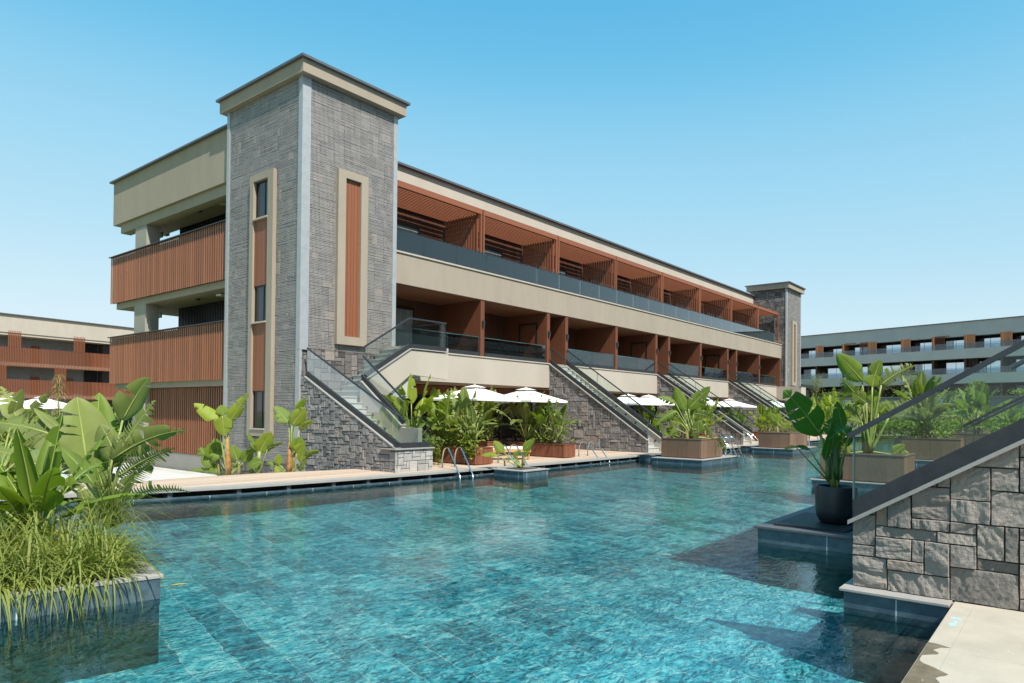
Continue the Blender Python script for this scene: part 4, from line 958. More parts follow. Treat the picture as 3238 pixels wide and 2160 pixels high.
B2 = [(1515,660,1655,415,.34,0,0,.08,.2,.02,LEAFY),(1500,630,1385,425,.17,0,0,.1,.8,.03,LEAF),(1610,620,1790,545,.16,0,0,.3,.6,.1,LEAF),(1545,760,1378,830,.24,-.1,-.1,0,.6,.16,LEAF),(1480,650,1385,600,.18,.1,.1,.5,.4,.05),(1400,890,1470,880,.16,0,0,.2,.4,.1)]
hero('banana_plant', 'small banana plant with pale green stem in front of the tower window', 'banana plant', at(*ck(1505,930), d=d3+.1), d3+.1, B2, LEAFY, [(1500,930,1520,640,.06,.04,0)], conv=ck, seed=33, wk=1.45, smat=RIBM)
B3 = [(1893,345,2042,140,.34,0,0,.12,.1,0,LEAFY),(1858,320,1690,128,.34,.1,.1,.2,.4,.03,LEAF),(1945,180,2050,28,.20,.05,.05,.1,.8,0,LEAFY),(1975,400,2130,290,.20,0,0,.3,.6,.03,LEAFY),(1935,650,1985,475,.32,0,0,0,.2,0,LEAF),(1945,665,2025,555,.26,-.1,-.1,0,.5,0,LEAFY),(1990,770,2030,555,.20,-.1,-.1,.1,.5,0,LEAFY),(2030,710,2212,640,.18,0,0,.2,.7,.1,LEAF),(1745,800,1735,670,.18,0,0,0,.3,0,LEAFY),(1770,880,1712,800,.2,0,0,0,.3,0,LEAFY),(1960,860,2060,750,.2,0,0,.5,.4,0,LEAF),(1700,800,1610,765,.14,0,0,.3,.6,.05,LEAF)]
hero('banana_plant', 'young banana plant with ringed red stem beside the stone stair wall', 'banana plant', at(*ck(1865,935), d=d3+.2), d3+.2, B3, LEAFY, [(1853,935,1868,540,.07,.04,0),(1900,935,1925,640,.04,.03,0)], conv=ck, seed=34, wk=1.45, smat=BARKR)

# ================================================================ PLANTERS, ISLANDS, LADDERS, UMBRELLAS
def planter(label, x0, x1, y0, y1, z0, z1, mat, cap=None, group=None):
    t = thing('planter_box', label, 'planter', ((x0+x1)/2, (y0+y1)/2, z0), group)
    MB().box(x0,x1,y0,y1,z0+.02,z1-.03).build('box', mat, t, bevel=.012)
    MB().box(x0-.015,x1+.015,y0-.015,y0+.05,z1-.03,z1).box(x0-.015,x1+.015,y1-.05,y1+.015,z1-.03,z1).box(x0-.015,x0+.05,y0+.05,y1-.05,z1-.03,z1).box(x1-.05,x1+.015,y0+.05,y1-.05,z1-.03,z1).build('rim', cap or mat, t)
    MB().box(x0+.05,x1-.05,y0+.05,y1-.05,z1-.06,z1-.02).build('soil', SOIL, t)
    return t
def island(label, x0, x1, y0, y1, top=.15):
    t = thing('pool_island', label, 'pool island', ((x0+x1)/2, (y0+y1)/2, 0))
    MB().box(x0,x1,y0,y1,-.13,top-.03).build('tiled_side', RIM, t)
    MB().box(x0+.004,x1-.004,y0+.004,y1-.004,-1.0,-.131).build('underwater_wall', UWALL, t)
    MB().box(x0-.03,x1+.03,y0-.03,y1+.03,top-.03,top).build('coping', COPE, t, bevel=.004)
    return t
GR = 'red timber planters on the deck'; GB = 'brown timber planters on pool islands'
planter('red brown slatted planter box next to the stair pedestal behind the nearest ladder', 16.2, 17.05, 14.7, 16.9, .12, .68, BOXRED, group=GR)
planter('red brown slatted planter box with a small socket at the deck edge past the lounger', 21.1, 21.85, 14.72, 17.4, .12, .64, BOXRED, group=GR)
planter('long red brown planter box behind the lounger under the white umbrellas', 17.4, 21.1, 17.75, 18.5, .12, .66, BOXRED, group=GR)
planter('red timber planter box in front of the middle stone stair wall', 33.0, 36.5, 15.2, 15.9, .12, .7, BOXRED, group=GR)
planter('distant red timber planter box near the farthest stair', 43.5, 47.0, 15.2, 15.9, .12, .7, BOXRED, group=GR)
island('small low tiled pool island with two young banana shoots by the ladders', 15.72, 16.95, 12.4, 13.5, .12)
island('tiled pool island carrying the first brown planter box and a ladder', 23.75, 27.3, 10.5, 12.5)
island('tiled pool island carrying the farther brown planter box below the middle stair', 34.4, 38.2, 10.6, 12.6)
island('tiled pool island with brown planter box behind the black pot', 19.05, 21.5, 2.9, 5.4)
island('tiled pool island with brown planter box seen through the foreground glass', 30.1, 33.0, 2.9, 5.6)
island('distant tiled pool island with planter box at right behind the glass railing', 41.2, 44.5, 2.6, 5.2)
for nm, x0, x1, y0, y1 in (('low stone landing at the pool edge below the nearest straight stair', 24.8,28.6,12.9,13.64),('low stone landing at the pool edge below the middle straight stair', 35.6,39.6,12.9,13.64)):
    island(nm, x0, x1, y0, y1, .17)
pB = planter('brown boarded planter box on the nearest big pool island', 24.2, 26.15, 10.72, 12.35, .15, .88, BOXBR, group=GB)
planter('brown boarded planter box on the farther pool island below the middle stair', 34.8, 37.6, 10.85, 12.4, .15, .92, BOXBR, group=GB)
planter('brown boarded planter box on a pool island behind the black pot', 19.15, 20.5, 3.25, 5.2, .15, .86, BOXBR, group=GB)
planter('brown boarded planter box streaked with plant shadows behind foreground glass', 30.2, 31.7, 3.3, 5.5, .15, .98, BOXBR, group=GB)
planter('distant brown boarded planter box at right under a leaning banana plant', 41.3, 43.0, 2.9, 4.9, .15, .95, BOXBR, group=GB)
planter('far brown planter box at the end of the pool', 52.0, 55.5, 4.5, 6.0, .15, .95, BOXBR, group=GB)

def ladder(label, f0, f1, off, h=.62, zf=.12, group='steel pool ladders'):
    t = thing('pool_ladder', label, 'pool ladder', (f0[0], f0[1], zf), group)
    off = Vector((off[0], off[1], 0))
    for f in (f0, f1):
        a = Vector((f[0], f[1], zf)); d_ = off.normalized(); L_ = off.length
        pts = [a, a+Vector((0,0,h*.55))]
        r_ = L_*.24
        c = a+d_*(r_+.03)+Vector((0,0,h-r_*.9))
        for k in range(9):
            an = math.pi-k*math.pi*.78/8; pts.append(c+d_*math.cos(an)*r_+Vector((0,0,math.sin(an)*r_*.9)))
        e = a+off; pts += [Vector((e.x, e.y, 0))+(Vector((e.x, e.y, 0))-pts[-1])*0, Vector((e.x, e.y, -.02))+d_*.12-Vector((0,0,.35))]
        MB().tube(pts, .021, 10).build('rail', STEEL, t, smooth=True)
        MB().lathe(tuple(a), [(.055,0),(.055,.012),(.02,.014)], 14).build('flange', STEEL, t)
    for q in (.1,):
        e0 = Vector((f0[0], f0[1], 0))+off*1.03; e1 = Vector((f1[0], f1[1], 0))+off*1.03
        MB().box(min(e0.x,e1.x),max(e0.x,e1.x),e0.y-.03,e0.y+.03,-.28,-.25).build('step', STEEL, t)
    return t
ladder('steel pool ladder nearest the stair pedestal', (14.98,14.95), (15.45,14.88), (-.62,-1.32))
ladder('steel pool ladder in front of the lounger behind the small island', (17.6,14.95), (18.07,14.88), (-.55,-1.32))
ladder('steel pool ladder at the foot of the first straight stone stair', (22.5,15.0), (23.05,14.95), (-.5,-1.3))
lb0 = at(2351*0+ (1900+1095/2.9388)*.72606, (1150+850/2.9388)*.72606, z=.2)
ladder('steel pool ladder on the right side of the first big pool island', (26.55,11.0), (27.0,10.95), (.45,-.62), .74, .15)
ladder('steel pool ladder on the right end of the farther pool island', (37.9,11.4), (38.1,10.9), (.55,-.5), .76, .15)
ladder('steel pool ladder left behind the farther brown planter', (33.6,14.6), (34.2,14.6), (-.2,-1.1), .7)
ladder('steel pool ladder right behind the farther brown planter', (38.6,15.0), (39.2,15.0), (.2,-1.3), .7)
ladder('steel pool ladder on deck left of the first big island', (28.9,14.7), (29.4,14.7), (-.1,-1.2), .7)

def umbrella(label, x, y, top=2.76, edge=2.27, half=1.2, group='white square umbrellas on the deck'):
    t = thing('umbrella', label, 'umbrella', (x, y, .12), group)
    mb = MB(); n = 8
    cs = [(half,half),(-half,half),(-half,-half),(half,-half)]
    for i in range(4):
        a, b_ = cs[i], cs[(i+1) % 4]
        def P(u_, v_):   # u along the edge, v from top to the edge
            ex = a[0]+(b_[0]-a[0])*u_; ey = a[1]+(b_[1]-a[1])*u_
            sag = .05*math.sin(math.pi*u_)*v_
            return (x+ex*v_*(1-sag*.6), y+ey*v_*(1-sag*.6), top-(top-edge)*v_**.92-sag*.7*math.sin(math.pi*v_))
        for p_ in range(6):
            for q in range(n):
                v0, v1 = .06+.94*p_/6, .06+.94*(p_+1)/6; u0, u1 = q/n, (q+1)/n
                mb.poly([P(u0, v0), P(u1, v0), P(u1, v1), P(u0, v1)])
        for q in range(n):
            e0, e1 = P(q/n, 1), P((q+1)/n, 1); mb.poly([e0, e1, (e1[0],e1[1],e1[2]-.07), (e0[0],e0[1],e0[2]-.07)])
    cn = mb.build('canopy', CANV, t)
    vt = MB()
    h2 = .3
    for i in range(4):
        a, b_ = cs[i], cs[(i+1) % 4]; k_ = h2/half
        vt.poly([(x,y,top+.035),(x+a[0]*k_,y+a[1]*k_,top-.06),(x+b_[0]*k_,y+b_[1]*k_,top-.06)])
    vt.build('vent_cap', CANV, cn)
    MB().tube([(x,y,.12),(x,y,top+.07)], .028, 10).build('pole', POLEW, t)
    rb = MB()
    for cx_, cy_ in cs: rb.bar((x,y,top-.05), (x+cx_*.97,y+cy_*.97,edge+.0), .02, .03)
    rb.build('ribs', POLEW, t)
    MB().lathe((x,y,.12), [(0,0),(.26,0),(.26,.06),(.05,.09),(.05,.25)], 20).build('base', ANTH, t)
    return t
umbrella('white square umbrella nearest the L-shaped staircase, left of the pair', 18.65, 17.0)
umbrella('white square umbrella right of the nearest pair beside the stone stair', 21.75, 17.05)
umbrella('white square umbrella half hidden behind the first straight stair rails', 29.7, 16.95, 2.7)
umbrella('white square umbrella next to the middle stone stair wall', 32.25, 17.2, 2.73, 2.3)
umbrella('white square umbrella behind the middle stair rails', 39.6, 17.3, 2.76, 2.3, 1.25)
umbrella('white square umbrella left of the farthest stone stair wall', 43.0, 17.2, 2.74, 2.3, 1.3)
umbrella('farthest white square umbrella beyond the last straight stair', 51.8, 17.3, 2.8, 2.34, 1.3)

# lounger beside the nearest planters
t = thing('sun_lounger', 'teak sun lounger with cream mattress and striped raised back between the planters', 'sun lounger', (19.0,16.2,.12))
A = Vector((19.75,15.35,.44)); Bq = Vector((18.1,16.55,.44)); ax = (Bq-A).normalized(); sd = Vector((0,0,1)).cross(ax)
fr_ = MB(); fr_.bar(A+sd*.33, Bq+ax*.75+sd*.33, .05, .09); fr_.bar(A-sd*.33, Bq+ax*.75-sd*.33, .05, .09); fr_.bar(A+sd*.35+ax*.03, A-sd*.35+ax*.03, .05, .09)
for q in range(6): fr_.bar(A+ax*(.2+.26*q)+sd*.31, A+ax*(.2+.26*q)-sd*.31, .07, .02)
fr_.build('frame', TEAK, t)
for u_, v_ in ((.08,.3),(.08,-.3),(2.2,.3),(2.2,-.3)):
    p = A+ax*u_+sd*v_; MB().box(p.x-.03,p.x+.03,p.y-.03,p.y+.03,.12,.41).build('leg', TEAK, t)
MB().bar(A+Vector((0,0,.085)), Bq+Vector((0,0,.085)), .62, .09).build('mattress', CUSH, t, bevel=.03)
Cq = Bq+ax*.52+Vector((0,0,.55))
bk = MB(); nS = 9
for q in range(nS): bk.bar(Bq+Vector((0,0,.06))+sd*(-.29+.58*(q+.5)/nS), Cq+sd*(-.29+.58*(q+.5)/nS), .0645, .07, (0,0,1), q % 2)
bk.build('backrest', [CUSH, simple('grey_stripe', (.20,.18,.14), .9)], t)

# ---- plants in the planters
rn = random.Random(101)
GP = 'banana plants in the deck planters'
def pl(lbl, x, y, z, h, nl, Lf, W, mat, tear=.35, stems=2, fan=None, spread=1, stem_h=.25):
    return banana('banana_plant', lbl, 'banana plant', (x, y, z), rn, h, nl+2, Lf*1.05, W*1.3, mat, tear, fan, GP, stem_h, stems, spread)
pl('tall banana plant with one high yellow green leaf behind the pedestal glass', 15.7, 17.1, .12, 2.9, 7, 1.15, .36, LEAFY, .25, 1, None, 1, .5)
pl('dense banana clump filling the gap between near stair and red planter', 15.2, 16.6, .12, 1.9, 9, .8, .28, LEAF, .4, 3, None, 2)
pl('banana plant at the front of the nearest red planter', 16.6, 15.2, .64, 1.3, 8, .7, .27, LEAFG, .3, 2, None, .8)
pl('tallest banana plant in the nearest red planter', 16.65, 15.9, .64, 1.95, 9, .95, .32, LEAFG, .4, 2, None, .8)
pl('broad banana plant at the rear of the nearest red planter', 16.65, 16.6, .64, 1.85, 9, .95, .34, LEAF, .35, 2, None, .8)
pl('banana plant at the left end of the long rear planter', 17.9, 18.1, .62, 2.1, 9, 1.0, .34, LEAF, .4, 2)
pl('banana plant second along the long rear planter', 18.9, 18.1, .62, 2.0, 9, 1.0, .34, LEAFG, .45, 2)
pl('banana plant third along the long rear planter', 19.8, 18.1, .62, 1.9, 9, .9, .32, LEAF, .4, 2)
pl('banana plant at the right end of the long rear planter', 20.7, 18.1, .62, 2.2, 9, 1.0, .32, LEAFG, .4, 2)
pl('tall upright banana plant in the socket planter', 21.45, 16.7, .6, 2.1, 9, 1.0, .32, LEAFG, .3, 2)
pl('banana plant in the middle of the socket planter', 21.45, 15.8, .6, 1.75, 9, .85, .30, LEAF, .4, 2)
pl('low banana plant at the front of the socket planter', 21.5, 15.1, .6, 1.35, 8, .7, .26, LEAFG, .4, 2)
for i, (x, y) in enumerate(((30.6,16.2),(31.6,17.6),(33.3,15.5),(34.6,15.5),(36.0,15.5),(40.4,16.3),(41.8,16.4),(44.0,15.5),(45.4,15.5),(46.6,15.5),(52.3,16.2),(54.0,16.0))):
    pl(['banana plant below the umbrellas between first and second straight stairs','leafy banana plant behind the umbrella pole by the middle stair wall','banana plant at the left end of the planter by the middle stair','banana plant in the middle of the planter by the middle stair','banana plant at the right end of the planter by the middle stair','banana plant below the umbrellas past the middle stair','bushy banana plant past the middle stair beside a pole','banana plant at the left end of the distant red planter','banana plant in the middle of the distant red planter','banana plant at the right end of the distant red planter','banana plant past the farthest stair','last banana plant along the deck past the farthest stair'][i],
       x, y, .3 if y > 16 else .66, rn.uniform(1.5, 2.1), 8, .85, .34, rn.choice([LEAFY, LEAF, LEAF]), .35, 2, None, 1.6)
BR = 'leafy shrubs under the banana plants'
for i, (x, y, z, sx, sy, sz, lb) in enumerate(((16.6,15.7,.6,.5,1.0,.5,'bright leafy undergrowth in the nearest red planter'),(15.4,16.0,.12,.5,.6,.9,'dense leafy shrub behind the pedestal glass'),(16.2,14.95,.3,.22,.22,.6,'trailing light green shrub hanging over the nearest red planter'),(19.3,18.1,.6,1.8,.35,.45,'low leafy undergrowth in the long rear planter'),(21.45,16.0,.58,.4,1.2,.45,'low leafy undergrowth in the socket planter'),(34.8,15.5,.64,1.7,.35,.6,'leafy undergrowth in the planter by the middle stair'),(45.2,15.5,.64,1.7,.35,.6,'leafy undergrowth in the distant red planter'))):
    bush('shrub', lb, 'shrub', (x, y, z), (sx, sy, sz), 700 if i < 5 else 500, rn, BUSH if i % 2 else LEAFY, BR, .09)

# small island shoots
cu = lambda x, y: ((1280+x/3.918)*2351/3238, (1180+y/3.918)*2351/3238)
iz = Vector((16.3,12.95,.12)); dI = (iz-EYE).dot(CF)
MB_ = [(1225,985,1100,838,.30,0,0,.0,.3,.05,LEAFY),(1145,1022,945,1022,.22,-.1,-.1,.1,.8,.12,LEAFY),(1470,960,1615,808,.26,0,0,.15,.3,0,LEAF),(1345,1045,1440,960,.2,0,0,.2,.3,.05,LEAF),(1480,1040,1560,900,.2,0,0,.1,.6,0,LEAF),(1420,1130,1370,1040,.16,0,0,.6,.3,.1,LEAF)]
hero('banana_shoot', 'pair of young banana shoots with few big leaves on the small low island', 'banana plant', (iz.x, iz.y, .12), dI, MB_, LEAFY, [(1470,1145,1468,960,.045,.02,0),(1240,1150,1230,1060,.03,.015,0)], conv=cu, seed=41)
MB().box(15.95,16.75,12.65,13.25,.121,.135).build('soil_patch', SOIL, bpy.data.objects['pool_island'])
cb = lambda x, y: ((1900+x/2.9388)*2351/3238, (1150+y/2.9388)*2351/3238)
iB = Vector((25.2,11.5,.85)); dB = (iB-EYE).dot(CF)
HB = [(785,440,690,212,.52,0,0,.08,.3,0,LEAF),(815,420,1018,212,.50,0,0,.15,.3,.03,LEAF),(690,360,530,312,.34,0,0,.2,.5,.12,LEAF),(860,470,1075,540,.42,-.2,-.3,.7,.3,.25,LEAFG),(700,440,500,580,.42,-.2,-.2,.3,.4,.15,LEAF),(750,560,610,530,.5,-.1,-.1,.4,0,.1,LEAFY),(910,650,905,530,.5,-.2,-.2,0,.2,0,LEAF),(970,560,1045,720,.4,-.2,-.3,.9,.3,.12,LEAFG),(1030,700,1060,860,.38,-.3,-.35,.9,.2,.1,LEAFG),(1080,690,1160,820,.3,-.2,-.2,.5,.4,.2,LEAF),(850,600,880,720,.34,-.2,-.2,.5,.2,.1,LEAFG),(690,600,640,680,.4,-.1,-.1,.3,.2,.1,LEAF),(760,500,640,400,.4,.2,.2,.4,.3,.05,LEAFG),(840,520,930,400,.42,.2,.2,.4,.3,.05,LEAF),(730,690,610,600,.4,.1,.1,.2,.4,.05,LEAF)]
hero('banana_plant', 'big banana plant with two tall crossing leaves in the nearest island planter', 'banana plant', (iB.x, iB.y, .86), dB, HB, LEAF, [(800,740,790,560,.10,.05,0),(840,735,830,600,.08,.04,.1)], conv=cb, seed=51)
iC = Vector((36.6,11.6,.9)); dC = (iC-EYE).dot(CF)
HC = [(1635,545,1565,458,.42,0,0,0,.3,0,LEAF),(1640,560,1665,458,.36,0,0,.05,.5,0,LEAF),(1680,610,1845,650,.5,-.2,-.3,.9,.2,.45,LEAFY),(1670,600,1780,540,.5,0,0,.6,.3,.1,LEAFY)]
hero('banana_plant', 'banana plant with a yellow drooping comb leaf in the farther island planter', 'banana plant', (iC.x, iC.y, .9), dC, HC, LEAF, [(1640,665,1638,590,.09,.05,0),(1670,665,1680,600,.05,.04,0)], conv=cb, seed=52)
iD = Vector((19.85,4.2,.84)); dD = (iD-EYE).dot(CF)
HD = [(965,490,648,150,.50,0,0,.06,.25,.05,LEAF),(1110,450,1190,222,.40,0,0,.1,.5,0,LEAF),(1090,560,1120,410,.46,-.1,-.1,.05,.2,0,LEAFY),(1200,540,1622,300,.52,-.2,-.3,.7,.3,.14,LEAFG),(965,760,705,455,.62,-.15,-.2,.75,.1,.05,LEAF),(1010,760,840,640,.4,-.2,-.2,.3,.3,.05,LEAF),(1090,760,1110,590,.36,0,0,.1,.3,0,LEAFY),(1290,950,1610,730,.6,-.2,-.3,.7,.1,.05,LEAFG),(1170,900,1330,740,.4,.1,.1,.5,.4,.05,LEAF),(930,930,750,800,.5,0,0,.7,.2,.05,LEAFG),(960,1000,800,960,.4,-.1,-.1,.6,.4,.1,LEAF),(1150,950,1040,930,.36,0,0,.3,.4,.1,LEAF),(1340,1400,1500,1280,.3,-.2,-.2,.1,.4,0,LEAF),(1440,1430,1560,1390,.3,-.2,-.2,.2,.3,.05,LEAFG),(800,1380,760,1250,.3,0,0,.7,.3,.05,LEAFY)]
hero('banana_plant', 'tall many stemmed banana plant in the planter box behind the black pot', 'banana plant', (iD.x, iD.y, .84), dD, HD, LEAF, [(1000,1410,1020,760,.055,.035,0),(1050,1410,1065,820,.06,.04,.1),(985,1400,960,900,.04,.03,.2),(1100,1410,1130,860,.05,.03,.2)], conv=ct, seed=53)
pl('banana plant with grey green leaves in the planter streaked with shadows', 30.9, 4.4, .95, 2.6, 10, 1.3, .42, LEAFG, .4, 3, None, 1.4, .5)
pl('leaning banana plant in the distant planter at right', 42.1, 3.9, .92, 2.7, 9, 1.4, .42, LEAF, .3, 2, None, 1.3, .5)
pl('banana plant in the far planter at the pool end', 53.5, 5.3, .92, 2.2, 9, 1.2, .4, LEAFY, .3, 3, None, 2.5, .3)
bush('shrub', 'leafy shrub low in the shadow streaked planter', 'shrub', (30.9,4.3,.9), (.6,.9,.5), 500, rn, BUSH, BR, .1)
bush('shrub', 'yellow green shrub in the planter behind the black pot', 'shrub', (19.7,4.9,.8), (.5,.4,.5), 350, rn, LEAFY, BR, .12)

# ================================================================ OPPOSITE WING (behind the camera's right; it shades the right of the pool)
O = thing('opposite_hotel_wing', 'second hotel wing whose stone stair comes down at right, throwing shade over the pool', 'building', (7.6,-4.3,0))
to = make_tower(O, 7.75, 11.65, -5.2, -9.8, 12.5, seed=61, left_open=False, mir=-1)
MB().box(11.52,62,-20,-7.2,-.4,11.6).build('core_wall', PL, O)
MB().box(11.52,62,-7.2,-4.7,6.56,7.76).build('balcony_slab', PL, O)
MB().box(11.52,62,-7.2,-4.7,2.98,4.15).build('terrace_slab', PLL, O)
MB().box(11.52,62,-7.4,-7.15,11.45,12.1).build('roof_parapet', PLL, O)
mb = MB(); y = -4.9
while y > -7.1: mb.box(11.52,62,y-.026,y+.026,10.26,10.44); y -= .145
mb.build('pergola', SLATX, O)
mb = MB()
for i in range(10): mb.box(13.0+i*5.53,13.25+i*5.53,-7.2,-4.75,4.15,6.55).box(13.0+i*5.53,13.25+i*5.53,-7.2,-4.85,7.76,10.26)
mb.build('party_wall', PARTY, O)
MB().box(11.6,62,-4.84,-4.82,4.3,4.95).box(11.6,62,-4.84,-4.82,7.85,8.54).build('glass_panel', G_SM, O)

# ================================================================ FAR BUILDINGS
FARW = wood('sunlit_timber', (.44, .165, .06), 'z', .2, var=.15)  # brighter timber copy; sun on the top storey is put into its colour
FB = thing('far_hotel_block', 'grey shaded three storey hotel block with mirror windows and timber fins at far right', 'building', (0,0,0))
xs = [-10.9,-6.2,-1.6,2.9,7.55,11.8,16.9,21.3,25.6,30.1,34.7,39.2,43.8,48.4]
zr, zs1, zs2, zg = 15.19, 11.33, 7.8, 4.25
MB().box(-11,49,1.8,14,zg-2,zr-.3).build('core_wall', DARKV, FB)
MB().box(-11,49,.35,1.9,zr-2.05,zr).build('roof_parapet', BGPL, FB)
MB().box(-11.2,49.2,.2,2.0,zr,zr+.08).build('roof_cap', CAP, FB)
for z in (zs1, zs2): MB().box(-11,49,0,1.8,z-1.39,z).build('balcony_slab', BGPL, FB)
rb_ = random.Random(5)
for lv, (z0, z1) in enumerate(((zs1, zr-2.05), (zs2, zs1-1.39), (zg, zs2-1.39))):
    for i in range(len(xs)-1):
        x0, x1 = xs[i], xs[i+1]
        MB().box(x0-.14,x0+.14,.1,1.8,z0,z1+(.18 if lv == 0 else 0)).build('party_wall', FARW if lv == 0 else CLAD, FB)
        wd = MB().box(x0+1.1,x1-.25,1.74,1.8,z0+.02,z1-.35).build('window', BLACKF, FB)
        m_ = (x0+x1)/2+.3
        MB().box(x0+1.17,m_-.03,1.72,1.738,z0+.1,z1-.42).box(m_+.03,x1-.32,1.72,1.738,z0+.1,z1-.42).build('pane', PANEB if lv < 2 else PANE, wd)
        if lv == 0 and i % 3 == 1 or lv > 0 and i % 2 == 0:
            f = MB(); xa = x0+.3 if (i+lv) % 2 else x1-1.5
            for q in range(8): f.box(xa+q*.17,xa+q*.17+.05,.25,.4,z0,z1+(.2 if lv == 0 else -.05))
            f.build('timber_fins', SLAT if lv == 0 else CLAD, FB)
        if lv == 0 and i % 3 == 1:
            f = MB()
            for q in range(6): f.box(x0+.2,x0+2.2,.2+q*.22,.25+q*.22,z1+.12,z1+.22)
            f.build('pergola_slats', SLATX, FB)
        if lv == 0 and i % 3 != 1: MB().box(x0+.14,x0+1.2,.16,.22,z0,z1+.15).build('timber_panel', FARW, FB)
    if lv < 2: MB().box(-11,49,.06,.08,z0+.02,z0+.85).build('glass_balustrade', glass_mat('pale_balustrade_glass', (.75,.82,.86), .02, 1.6), FB)
FB.location = (123.38, 36.85, 0); FB.rotation_euler = (0, 0, R(253.7))
def fbp(x, y, z):   # a point in front of the far block
    a = R(253.7); return Vector((123.38+x*math.cos(a)-y*math.sin(a), 36.85+x*math.sin(a)+y*math.cos(a), z))
TW = thing('terrace_wall', 'long grey garden terrace wall below the far right hotel block', 'wall', (0,0,0))
MB().box(-13,60,-7.2,-6.8,-.5,4.3).build('wall', simple('terrace_render', (.22,.22,.22), .9), TW)
MB().box(-13,60,-7.3,-6.7,4.3,4.42).build('coping', COPE, TW)
for x in (12.,24.,36.): MB().box(x,x+2.2,-7.6,-7.2,-.5,4.0).build('pier', BGPL, TW)
gl_ = MB()
for x in (15.,18.,21.,27.,30.,33.): gl_.box(x,x+2.6,-7.3,-7.21,.3,3.0)
gl_.build('glazing', PANE, TW)
TW.location = (123.38, 36.85, 0); TW.rotation_euler = (0, 0, R(253.7))
tt = MB().box(-13,60,-6.8,0,3.0,4.25).build('upper_terrace', simple('terrace_planting', (.13,.15,.05), .95, var=.5, scale=2)); struct(tt); tt.location = TW.location; tt.rotation_euler = TW.rotation_euler
def olive(label, loc, h, rw, rnd, group):
    t = thing('olive_tree', label, 'tree', loc, group); loc = Vector(loc); tr = MB(); cr = MB()
    tips = []
    for k in range(6):
        az = k*1.05+rnd.uniform(-.3, .3); tip = loc+Vector((math.cos(az)*rw*.45, math.sin(az)*rw*.45, h*.62+rnd.uniform(-.1, .2)))
        mid = loc+Vector((math.cos(az)*.12, math.sin(az)*.12, h*.3))
        tr.tube([loc, mid, mid.lerp(tip, .5)+Vector((0,0,.05)), tip], [.09, .07, .045, .02], 6); tips.append(tip)
    for _ in range(26): tips.append(loc+Vector((rnd.gauss(0, rw*.42), rnd.gauss(0, rw*.42), h*rnd.uniform(.5, .92))))
    for _ in range(1900):
        c = rnd.choice(tips); p = c+Vector((rnd.gauss(0, .23*rw), rnd.gauss(0, .23*rw), rnd.gauss(0, .16*h)))
        d_ = Vector((rnd.gauss(0, 1), rnd.gauss(0, 1), rnd.gauss(.5, .8))).normalized(); s_ = d_.orthogonal().normalized(); l_ = rnd.uniform(.1, .24)
        cr.poly([p, p+d_*l_*.5+s_*l_*.16, p+d_*l_, p+d_*l_*.5-s_*l_*.16], 0, [(.2,.2),(.3,.6),(.5,.2),(.3,.6)])
    tr.build('trunk', TRUNK, t, smooth=True); cr.build('crown', OLIVE, t); return t
ro = random.Random(9)
for x, rw, lb in ((1.3,1.25,'small olive tree half hidden by the far tower'),(5.6,1.5,'round olive tree on the terrace just right of the far tower'),(16.0,1.75,'broad olive tree on the terrace behind the tall banana leaves'),(20.2,1.6,'rounded olive tree on the terrace, rightmost of those above the railing')):
    p = fbp(x, -4.2, 4.3); olive(lb, tuple(p), 3.5, rw, ro, 'olive trees on the far terrace')
p = fbp(31.0, -9.5, .1); t = thing('standard_tree', 'small round clipped tree on a thin bare trunk before the terrace wall', 'tree', tuple(p)); 
MB().tube([p, p+Vector((.05,.05,2.2)), p+Vector((0,0,4.4))], [.09,.08,.06], 8).build('trunk', TRUNK, t)
cr = MB()
for _ in range(1500):
    d_ = Vector((ro.gauss(0,1),ro.gauss(0,1),ro.gauss(0,1))).normalized(); q = p+Vector((0,0,5.0))+Vector((d_.x,d_.y,d_.z*.95))*1.15*ro.uniform(.6,1.05); s_ = d_.orthogonal().normalized(); e = (d_+s_*ro.uniform(-1,1)).normalized(); l_ = .22; s2 = e.cross(d_).normalized() if e.cross(d_).length > .01 else s_
    cr.poly([q, q+e*l_*.5+s2*.07, q+e*l_, q+e*l_*.5-s2*.07], 0, [(.2,.2),(.3,.6),(.5,.2),(.3,.6)])
cr.build('crown', BUSH, t)
for i, (x, y, sx, lb) in enumerate(((-2,-6,4,'flowering hedge strip on the terrace edge left of the olive trees'),(8,-6,4.5,'low hedge on the terrace edge between the olive trees'),(22,-6.0,6,'hedge along the terrace edge right of the olive trees'),(36,-6,6,'hedge at the right end of the terrace edge'))):
    p = fbp(x+3, y, 4.2); bush('hedge', lb, 'hedge', tuple(p), (1.6, sx*.8, .9), 1600, ro, BUSH, 'hedges on the far terrace', .22, bare=True)
for i, (x, y, lb) in enumerate(((46.5,10.0,'low leafy hedge across the pool end behind the banana leaves'),(50.0,7.5,'low leafy hedge at the pool end, middle stretch'),(53.0,3.0,'low leafy hedge at the pool end, right stretch'))):
    bush('hedge', lb, 'hedge', (x+14, y, .1), (1.2, 3.2, 1.1), 2200, ro, BUSH, 'hedges at the pool end', .2)

